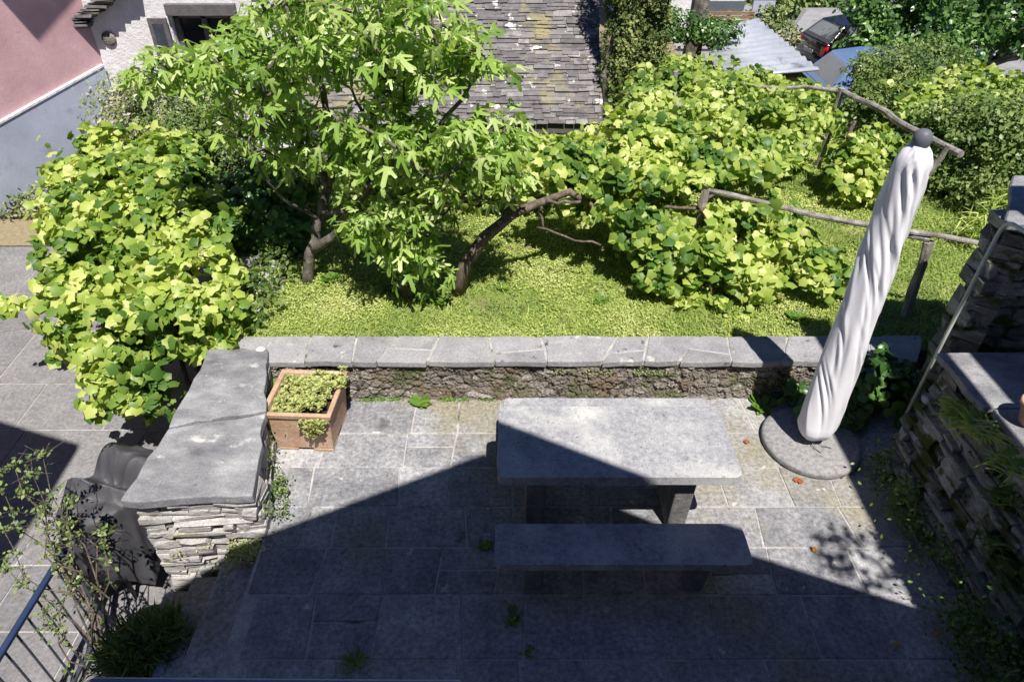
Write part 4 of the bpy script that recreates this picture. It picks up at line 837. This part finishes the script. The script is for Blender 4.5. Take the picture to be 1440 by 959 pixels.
shrub('broad_tree', 'broad leafy tree with spreading limbs at the top right above the vine', 'tree',
      [(at_y(1290, 50, Yt), (1.3, 1.2, .8), 5200), (at_y(1370, 20, Yt + .5), (1.6, 1.3, .9), 5600), (at_y(1245, 15, Yt - .3), (.8, .8, .55), 2600), (at_y(1225, 68, Yt - .6), (.45, .5, .28), 1000), (at_y(1440, 10, Yt), (1.4, 1.2, .8), 4200), (at_y(1300, 80, Yt - .8), (1.0, .7, .38), 2800), (at_y(1225, 52, Yt - .6), (.55, .5, .35), 1500), (at_y(1435, 50, Yt - .6), (.6, .8, .4), 1300), (at_y(1300, -40, Yt), (1.8, 1.4, 1.0), 3500), (at_y(1510, 40, Yt), (1.2, 1.2, 1), 2200)],
      .125, M['darkleaf'], T_OVAL, 73, [([(tb_.x, Yt, -.7), at_y(1384, 92, Yt), at_y(1440, 74, Yt), at_y(1500, 40, Yt)], .13, .07), ([at_y(1384, 92, Yt), at_y(1400, 60, Yt), at_y(1410, 20, Yt)], .09, .04), ([at_y(1362, 108, Yt), at_y(1350, 70, Yt), at_y(1300, 40, Yt)], .08, .03), ([at_y(1400, 84, Yt), at_y(1435, 50, Yt), at_y(1470, 0, Yt)], .07, .03)], .5, .35, zmin=-.4, clump=1.6, gap=-.14)
q = at_y(978, 50, 15.5)
t = thing('tree', 'tall tree with a bare dark trunk rising beside the wooden slats', 'tree', (0, 0, 0)); mb = MB(); mb.tube([(q.x - .05, 15.5, -.7), (q.x, 15.5, 1.2), (q.x + .08, 15.6, 4), (q.x, 15.6, 7)], [.22, .19, .17, .12], 10, wob=.06)
mb.build('trunk', M['figbark'], t); P, D = mass([((q.x, 15.6, 7), (1.6, 1.6, 1.3), 2500)], 74); leaves('crown', P, D + np.array([0, 0, .5]), .16, T_OVAL, M['shrub'], t, seed=74)
shrub('low_hedge', 'dark low hedge in front of the pale wall at the top', 'hedge', [(at_y(955, 38, 14.6), (.7, .4, .32), 2200), (at_y(1010, 45, 14.2), (.5, .4, .25), 1200)], .08, M['darkleaf'], T_OVAL, 75)
shrub('climber', 'dry reddish climber hanging on the lane wall above the shed', 'climber', [(at_y(1083, 30, 18.0), (.40, .3, .35), 1300), (at_y(1105, 52, 17.4), (.35, .3, .45), 1000)], .09, M['greyshrub'], T_OVAL, 76)
shrub('far_bush', 'light green bush at the very top beyond the lane', 'shrub', [(at_y(1130, 0, 24), (1.6, 1, .5), 2200), (at_y(1190, -5, 25), (1.6, 1, .7), 2200), (at_y(1080, -15, 26), (1.6, 1, .7), 1500)], .16, M['shrub'], T_OVAL, 77)

# overhanging leafy branch whose shadow falls by the wall
ob = thing('climbing_rose', 'leafy rambler spray hanging from the eaves of the house on the right', 'climber')
mb = MB(); nodes = wander((3.7, .7, 4.95), (3.10, .55, 4.9), 6, .1); mb.tube(nodes, .008, 5); r = random.Random(8); tips = [Vector((r.uniform(3.0, 3.55), r.uniform(.32, .86), r.uniform(4.75, 5.0))) for _ in range(26)]
tips = [t for t in tips if (t.x - 3.29) ** 2 / .09 + (t.y - .6) ** 2 / .075 < 1.1]; grow(mb, list(nodes), tips, .005, .002); mb.build('stem', M['bark'], ob)
rr = np.random.default_rng(3); P = np.concatenate([np.array(t)[None] + rr.normal(size=(7, 3)) * .035 for t in tips]); leaves('foliage', P, rr.normal(size=P.shape) * .4 + np.array([0, 0, 1]), .07, T_OVAL, M['shrub'], ob, seed=3)

# sparse shrub and dark pot plant at the lower left
ws = thing('wispy_shrub', 'thin wispy shrub with tiny leaves leaning through the railing', 'shrub'); mb = MB(); random.seed(31)
base = Vector((-2.85, 2.45, -.9)); ends = [at_y(60, 640, 3.2), at_y(20, 655, 3.2), at_y(95, 700, 3.1), at_y(75, 770, 3.0), at_y(10, 800, 2.9), at_y(30, 690, 3.1), at_y(45, 665, 3.2), at_y(60, 860, 2.6), at_y(150, 745, 3.0), at_y(5, 745, 3.1), at_y(70, 720, 3.1), at_y(0, 680, 3.1)]
P = []; 
for e_ in ends:
    w_ = wander(base, e_, 9, .09, -.3); mb.tube(w_, [.009 - .0007 * i for i in range(10)], 5)
    for k in range(4, 10):
        for _ in range(1 if k < 7 else 3 if k < 9 else 6):
            d = Vector((random.gauss(0, 1), random.gauss(0, 1), random.gauss(0, .6))); d.normalize(); q = w_[k] + d * random.uniform(.06, .17)
            mb.tube([w_[k], q], .002, 4)
            for j in range(7): P.append(np.array(w_[k].lerp(q, j / 10)) + rng.normal(size=3) * .014)
mb.build('stem', M['bark'], ws); P = np.array(P); leaves('foliage', P, rng.normal(size=P.shape) * .6 + np.array([0, -.2, 1]), .032, T_OVAL, M['olive'], ws, seed=14)
pbn = at_z(225, 925, -.6)
lp = thing('lavender_bush', 'dark bushy plant with fine needle leaves in the shade by the steps', 'plant'); rr = np.random.default_rng(15); n = 6500
c = np.array([pbn.x, pbn.y, -.62]); d = rr.normal(size=(n, 3)); d[:, 2] = np.abs(d[:, 2]) + .15; d /= np.linalg.norm(d, axis=1, keepdims=True)
P = c + d * np.array([.40, .30, .38]) * (rr.random((n, 1)) ** .6); leaves('foliage', P, rr.normal(size=(n, 3)), .11, T_BLADE, M['shrub'], lp, tip=d + rr.normal(size=(n, 3)) * .35, seed=15)
mb = MB()
for k in range(14): a_ = k * .45; mb.tube(wander((c[0], c[1], -.95), (c[0] + .3 * math.cos(a_), c[1] + .22 * math.sin(a_), -.45), 4, .1), .006, 5)
mb.build('stem', M['bark'], lp)
mb = MB(); mb.prism(irregular([(c[0] - .35, c[1] - .5), (c[0] + .35, c[1] - .5), (c[0] + .35, c[1] + .25), (c[0] - .35, c[1] + .25)], 3, .01), -1.3, -.92)
o = mb.build('plant_bed', M['soil']); tag(o, kind='structure')

# ------------------------------------------------------------------ buildings behind the garden
bl = thing('slate_building', 'low stone building with a mossy slate roof beyond the vines', 'building')
e0 = at_y(846, 178, 11.0); xr = e0.x; xl = -3.4; ze = e0.z; sl_ = R(40); r = random.Random(17); mb = MB()
mb2 = MB(); mb2.box((xl + .25, 11.3, -1.6), (xr - .2, 15.5, ze + .15)); mb2.build('wall', M['wallstone'], bl)
U = Vector((0, math.cos(sl_), math.sin(sl_))); Nv = Vector((0, -math.sin(sl_), math.cos(sl_))); o_ = Vector((0, 11.0, ze)); s = 0; row = 0
while s < 5.0:
    x = xl - r.uniform(0, .3); ex = r.uniform(.055, .085)
    while x < xr:
        w_ = r.uniform(.10, .42); x2 = min(x + w_, xr + r.uniform(-.03, .03)); th = r.uniform(.012, .030); lift = r.uniform(0, .015)
        a0 = s + r.uniform(-.018, .018); P = []
        for (dx, du, dn) in ((x + .004, a0, .05 + lift), (x2 - .004, a0 + r.uniform(-.015, .015), .05 + lift), (x2 - .004, a0 + .30, 0), (x + .004, a0 + .30, 0)):
            b_ = o_ + U * du + Nv * dn; P.append((dx, b_.y, b_.z))
        P = P + [(p_[0], p_[1] + Nv.y * th, p_[2] + Nv.z * th) for p_ in P]
        mb.add(P, [(0, 3, 2, 1), (4, 5, 6, 7), (0, 1, 5, 4), (1, 2, 6, 5), (2, 3, 7, 6), (3, 0, 4, 7)], r.random() ** 1.8)
        x = x2 if x2 > x + .05 else x + .2
    s += ex
mb.build('roof', M['slate'], bl)
mb = MB(); a_ = o_ + U * -.02 - Nv * .03; b_ = o_ + U * 5.0 - Nv * .03; mb.add([(xl, a_.y, a_.z), (xr - .02, a_.y, a_.z), (xr - .02, b_.y, b_.z), (xl, b_.y, b_.z)] + [(xl, a_.y, a_.z - .08), (xr - .02, a_.y, a_.z - .08), (xr - .02, b_.y, b_.z - .08), (xl, b_.y, b_.z - .08)], [(0, 1, 2, 3), (7, 6, 5, 4), (0, 4, 5, 1), (1, 5, 6, 2), (2, 6, 7, 3), (3, 7, 4, 0)])
mb.build('roof_boards', M['shutter'], bl)

# white house
wh = thing('white_house', 'rough white rendered house with a grey shuttered window', 'house'); YW = 12.0
cL = at_y(136, 95, YW); cT = at_y(114, 0, YW); xw = (cL.x + cT.x) / 2 + .02
w0, w1 = at_y(236, 20, YW), at_y(312, 95, YW); wx0, wx1, wz1, wz0 = w0.x, w1.x + .35, w0.z - .02, w1.z - .15
mb = MB(); ZT = 5.2; xR = -3.0
for lo, hi in (((xw, -1.6), (wx0, ZT)), ((wx1, -1.6), (xR, ZT)), ((wx0, -1.6), (wx1, wz0)), ((wx0, wz1), (wx1, ZT))): mb.box((lo[0], YW, lo[1]), (hi[0], YW + .35, hi[1]))
mb.box((xw, YW + .35, -1.6), (xR, YW + 5, ZT)); mb.build('wall', M['white_wall'], wh)
mb = MB(); mb.box((wx0 + .02, YW + .18, wz0), (wx1 - .02, YW + .30, wz1), rnd=.3); wn = mb.build('window', M['dark_glass'], wh)
mb = MB(); wx_m = (wx0 + wx1) / 2
for (a0, a1, b0, b1) in ((wx0 + .02, wx0 + .09, wz0, wz1), (wx1 - .09, wx1 - .02, wz0, wz1), (wx_m - .04, wx_m + .04, wz0, wz1), (wx0 + .02, wx1 - .02, wz1 - .07, wz1 - .002)): mb.box((a0, YW + .12, b0), (a1, YW + .178, b1))
mb.build('frame', M['shutter'], wn)
l0, l1 = at_y(230, 8, YW - .08), at_y(310, 22, YW - .08)
mb = MB(); mb.box((l0.x, YW - .10, wz1 + .003), (wx1 + .12, YW + .0, wz1 + .18)); mb.build('lintel', M['shutter'], wh, bevel=.01)
s0, s1 = at_y(212, 23, YW - .1), at_y(242, 75, YW - .1); shw = .33
mb = MB(); mb.box((wx0 - shw, YW - .09, wz0), (wx0 - .02, YW - .045, wz1 - .03)); sh = mb.build('shutter', M['shutter'], wh, bevel=.005)
mb = MB(); mb.box((wx0 - shw + .07, YW - .100, wz0 + .08), (wx0 - .09, YW - .091, wz1 - .11)); mb.build('panel', M['steel'], sh)
mb = MB(); mb.box((wx1 + .02, YW - .09, wz0), (wx1 + shw, YW - .045, wz1 - .03)); mb.build('shutter', M['shutter'], wh, bevel=.005)
q = at_y(153, 55, YW - .02); mb = MB(); bm = bmesh.new(); bmesh.ops.create_icosphere(bm, subdivisions=2, radius=1)
mb.add([(q.x + v.co.x * .12, q.y + v.co.y * .04, q.z + v.co.z * .12) for v in bm.verts], [tuple(v.index for v in f.verts) for f in bm.faces]); bm.free(); mb.build('bare_stone', M['wallstone'], wh, smooth=True)
mb = MB(); r = random.Random(23)                                   # stepped slates of the verge at its left corner
for k in range(16):
    a_ = at_y(86 + k * 4.6, 41 - k * 4.2, YW - .24); wd = .34
    mb.box((a_.x, YW - .24 + r.uniform(-.03, .03), a_.z), (a_.x + wd + r.uniform(-.06, .06), YW + .3, a_.z + .028), .012, r.random() * .5)
mb.build('verge_slates', M['slate'], wh)
# pink house
ph = thing('pink_house', 'pink rendered house with a pale blue-grey base on the left', 'house')
C0 = at_y(134, 96, 11.85); dv = Vector((.423, .906, 0)); nv = Vector((.906, -.423, 0))
def on_wall(px, py):
    o = Vector((0, 0, CZ)); d = at_z(px, py, 0) - o; return o + d * ((C0 - o).dot(nv) / d.dot(nv))
ba, bb = on_wall(0, 170), on_wall(117, 105); sa, sb = (C0 - ba).dot(dv), (C0 - bb).dot(dv); gz = (ba.z - bb.z) / (sa - sb)
zt = lambda s_: bb.z + gz * (s_ - sb)
K = lambda s_, off=0: C0 - dv * s_ + nv * off
def wallbox(s0, s1, off0, off1, b0, b1, t0, t1):
    mb = MB(); P = []
    for zz in ((b0, b1), (t0, t1)):
        for s_, o_, z_ in ((s0, off0, zz[0]), (s1, off0, zz[1]), (s1, off1, zz[1]), (s0, off1, zz[0])): q = K(s_, o_); P.append((q.x, q.y, z_))
    mb.add(P, [(0, 1, 2, 3), (7, 6, 5, 4), (0, 4, 5, 1), (1, 5, 6, 2), (2, 6, 7, 3), (3, 7, 4, 0)]); return mb
fix_normals(wallbox(-.40, 9.5, 0, -6, zt(-.40), zt(9.5), 6, 6).build('wall', M['pink_wall'], ph))
fix_normals(wallbox(-.12, 9.5, .06, -6, -1.5, -1.5, zt(-.12) - .004, zt(9.5) - .004).build('base', M['blue_wall'], ph))
fix_normals(wallbox(-.12, 9.5, .075, .002, zt(-.12) - .02, zt(9.5) - .02, zt(-.12) + .012, zt(9.5) + .012).build('base_ledge', M['white_wall'], ph))
ca = []  # unseen point added to the roof outline to cast a triangular wall shadow
for a_, b_ in ((118, -12), (55, 60), (-4, -6)):
    q = on_wall(a_, b_); k_ = 6 - q.z; ca.append((q.x - SX * k_, q.y - SY * k_))
e_ = lambda s_, o_: (K(s_, o_).x, K(s_, o_).y)
mb = MB(); mb.prism([e_(-.3, -6), e_(-.3, .4), ca[0], ca[1], ca[2], e_(9.5, .4), e_(9.5, -6)], 6.0, 6.15); fix_normals(mb.build('roof', M['slate'], ph))

# shed, planks, pale buildings, lane
shd = thing('shed', 'long shed with a pale blue corrugated metal roof beyond the vine', 'shed'); zs = .9
Q = [at_z(1103, 100, zs), at_z(1152, 98, zs), at_z(1066, 26, zs), at_z(1002, 36, zs)]
mb = MB(); n = 60; P = []
for i in range(n + 1):
    t = i / n; a_ = Q[0].lerp(Q[3], t) - Vector((.9 * (1 - t) + .2, 0, 0)); b_ = Q[1].lerp(Q[2], t); dz = .02 * math.sin(t * n * 1.2)
    P += [(a_.x, a_.y, zs - .12 + dz), (b_.x, b_.y, zs + dz)]
mb.add(P, [(2 * i, 2 * i + 1, 2 * i + 3, 2 * i + 2) for i in range(n)]); rf = mb.build('roof', M['sheet'], shd, smooth=True)
m_ = rf.modifiers.new('t', 'SOLIDIFY'); m_.thickness = .03
mb = MB(); a_ = Q[0] - Vector((.9, 0, 0)); mb.prism([(a_.x, a_.y + .15), (Q[1].x - .1, Q[1].y + .15), (Q[2].x - .1, Q[2].y - .1), (Q[3].x, Q[3].y - .1)], -1.5, zs - .18); fix_normals(mb.build('wall', M['plank'], shd))
a0, a1 = at_y(985, 30, 19.2), at_y(1062, 17, 19.2); pf = thing('slat_fence', 'brown horizontal slat fence at the top behind the dark trunk', 'fence')
mb = MB(); k = 0; z = a0.z - .25
while z < a1.z: mb.box((a0.x - .3, 19.2, z), (a1.x, 19.24, z + .07)); z += .10
mb.build('slats', M['plank'], pf)
for x in (a0.x - .2, (a0.x + a1.x) / 2, a1.x - .08): mb = MB(); mb.box((x, 19.245, -.7), (x + .08, 19.32, a1.z)); mb.build('post', M['plank'], pf)
pbd = thing('pale_building', 'pale concrete building front at the top between the trees', 'building')
a0, a1 = at_y(930, 30, 21), at_y(1053, -30, 21); mb = MB(); mb.box((a0.x - 1, 21, -1), (a1.x, 26, 5)); mb.build('wall', M['white_wall'], pbd)
b0, b1 = at_y(993, 15, 20.95), at_y(1048, 2, 20.95); mb = MB(); mb.box((b0.x, 20.93, b0.z), (b1.x, 20.99, b1.z)); mb.build('window', M['glass'], pbd)
mb = MB(); b0, b1 = at_y(1055, 22, 21), at_y(1096, -30, 21); mb.box((b0.x, 20.9, -.7), (b1.x, 20.98, b1.z)); dr = mb.build('garage_door', M['gate'], pbd)
for k in range(6): mb = MB(); mb.box((b0.x, 20.885, .4 + k * .32), (b1.x, 20.898, .415 + k * .32)); mb.build('panel_line', M['steel'], dr)
lwll = thing('lane_wall', 'weathered grey concrete wall leaning back along the lane behind the black car', 'wall')
a0, a1, a2, a3 = at_z(1098, 82, -.6), at_z(1240, 60, -.6), at_y(1250, 14, 22), at_y(1135, 15, 22)
mb = MB(); mb.add([a0 + Vector((0, .5, 0)), at_z(1330, 62, -.6), a2 + Vector((1.5, 0, 0)), a3] + [p + Vector((.1, .6, -.05)) for p in (a0, a1, a2 + Vector((1.5, 0, 0)), a3)], [(0, 1, 2, 3), (4, 7, 6, 5), (0, 4, 5, 1), (3, 2, 6, 7), (0, 3, 7, 4), (1, 5, 6, 2)]); mb.build('panel', M['asphalt'], lwll)

# ------------------------------------------------------------------ cars
def car(name, label, loc, rz, paint, L=4.3, W=1.74, H=1.45):
    t = thing(name, label, 'car', loc, rz)
    # lower body: lofted cross-sections along x (rear at x=0)
    sec = [(0.0, .42, .78, .74), (.06, .30, .92, .82), (.35, .24, .98, .86), (1.1, .22, .98, .87), (2.4, .22, .96, .87), (3.1, .22, .93, .86), (3.8, .24, .82, .83), (4.2, .32, .68, .72), (4.3, .42, .60, .62)]
    mb = MB(); P = []; k = L / 4.3
    for x, z0, z1, w_ in sec:
        P += [(x * k, y * W / 1.74, z) for y, z in ((-w_ * .86, z0), (-w_, z0 + .14), (-w_ * 1.0, (z0 + z1) / 2 + .05), (-w_ * .92, z1), (w_ * .92, z1), (w_, (z0 + z1) / 2 + .05), (w_, z0 + .14), (w_ * .86, z0))]
    n = len(sec); fs = [(i * 8 + j, i * 8 + (j + 1) % 8, (i + 1) * 8 + (j + 1) % 8, (i + 1) * 8 + j) for i in range(n - 1) for j in range(8)] + [tuple(range(8)), tuple(range((n - 1) * 8, n * 8))[::-1]]
    mb.add(P, fs); fix_normals(mb.build('body', paint, t, smooth=True, bevel=.02, seg=2))
    gl = [(.12, .94, .70), (.55, 1.38, .58), (1.1, H, .58), (2.0, H, .58), (2.45, 1.36, .60), (3.15, .93, .70)]
    mb = MB(); P = []
    for x, z, w_ in gl: P += [(x * k, -w_ if z > 1 else -w_ - .06, z), (x * k, w_ if z > 1 else w_ + .06, z)]
    base = [(x * k, s_ * .78, .94) for x in (.12, 3.15) for s_ in (-1, 1)]
    m = len(gl); fs = [(2 * i, 2 * i + 1, 2 * i + 3, 2 * i + 2) for i in range(m - 1)] + [tuple(range(0, 2 * m, 2)), tuple(range(1, 2 * m, 2))[::-1]]
    mb.add(P, fs); fix_normals(mb.build('roof', paint, t, bevel=.03, seg=2))
    def quad(name_, pts, off):
        mb = MB(); v = [Vector(p) for p in pts]; nn = (v[1] - v[0]).cross(v[2] - v[0]).normalized() * off
        mb.add([p + nn for p in v] + [p - nn * .3 for p in v], [tuple(range(len(v))), tuple(range(len(v), 2 * len(v)))[::-1]] + [(i, (i + 1) % len(v), len(v) + (i + 1) % len(v), len(v) + i) for i in range(len(v))])
        return fix_normals(mb.build(name_, M['glass'], t))
    quad('rear_window', [(.20 * k, -.60, 1.02), (.20 * k, .60, 1.02), (.49 * k, .50, 1.33), (.49 * k, -.50, 1.33)], .012)
    quad('windscreen', [(3.0 * k, .62, 1.0), (3.0 * k, -.62, 1.0), (2.52 * k, -.52, 1.33), (2.52 * k, .52, 1.33)], .012)
    for s_ in (-1, 1):
        for xa, xb, xc, xd in ((.50, 1.35, 1.35, .72), (1.43, 2.15, 2.15, 1.43), (2.22, 2.85, 2.42, 2.22)):
            P_ = [(xa * k, s_ * .735, 1.0), (xb * k, s_ * .735, 1.0), (xc * k, s_ * .612, 1.36), (xd * k, s_ * .612, 1.36)]
            quad('side_window', P_ if s_ < 0 else P_[::-1], .014)
        mb = MB(); mb.box((-.02, s_ * .72 - .10, .62), (.14, s_ * .72 + .11, .88)); mb.build('tail_light', M['redlamp'], t, bevel=.03, seg=2)
        mb = MB(); mb.box((4.12 * k, s_ * .55 - .13, .58), (4.27 * k, s_ * .55 + .13, .70)); mb.build('headlight', M['rim'], t, bevel=.03, seg=2)
        for xw_ in (.8 * k, 3.4 * k):
            wq = MB(); wq.tube([(xw_, s_ * .72, .31), (xw_, s_ * .90, .31)], .31, 24); wl = wq.build('wheel', M['tyre'], t, bevel=.02)
            wq = MB(); wq.tube([(xw_, s_ * .89, .31), (xw_, s_ * .91, .31)], .20, 16); wq.build('rim', M['rim'], wl)
    mb = MB(); mb.box((-.025, -.26, .55), (-.005, .26, .66)); mb.build('number_plate', M['rock'], t)
    return t
p = at_z(1138, 108, -.62); bc = car('parked_car', 'black hatchback with red tail lights parked behind the broad tree', (p.x + .05, p.y + .55, -.62), R(8), M['carpaint']); bc.scale = (.85, .85, .80)
car('parked_car', 'pale blue car partly hidden between the shed roof and the bush', (5.75, 13.55, -.62), R(-3), M['bluepaint'], 3.9)
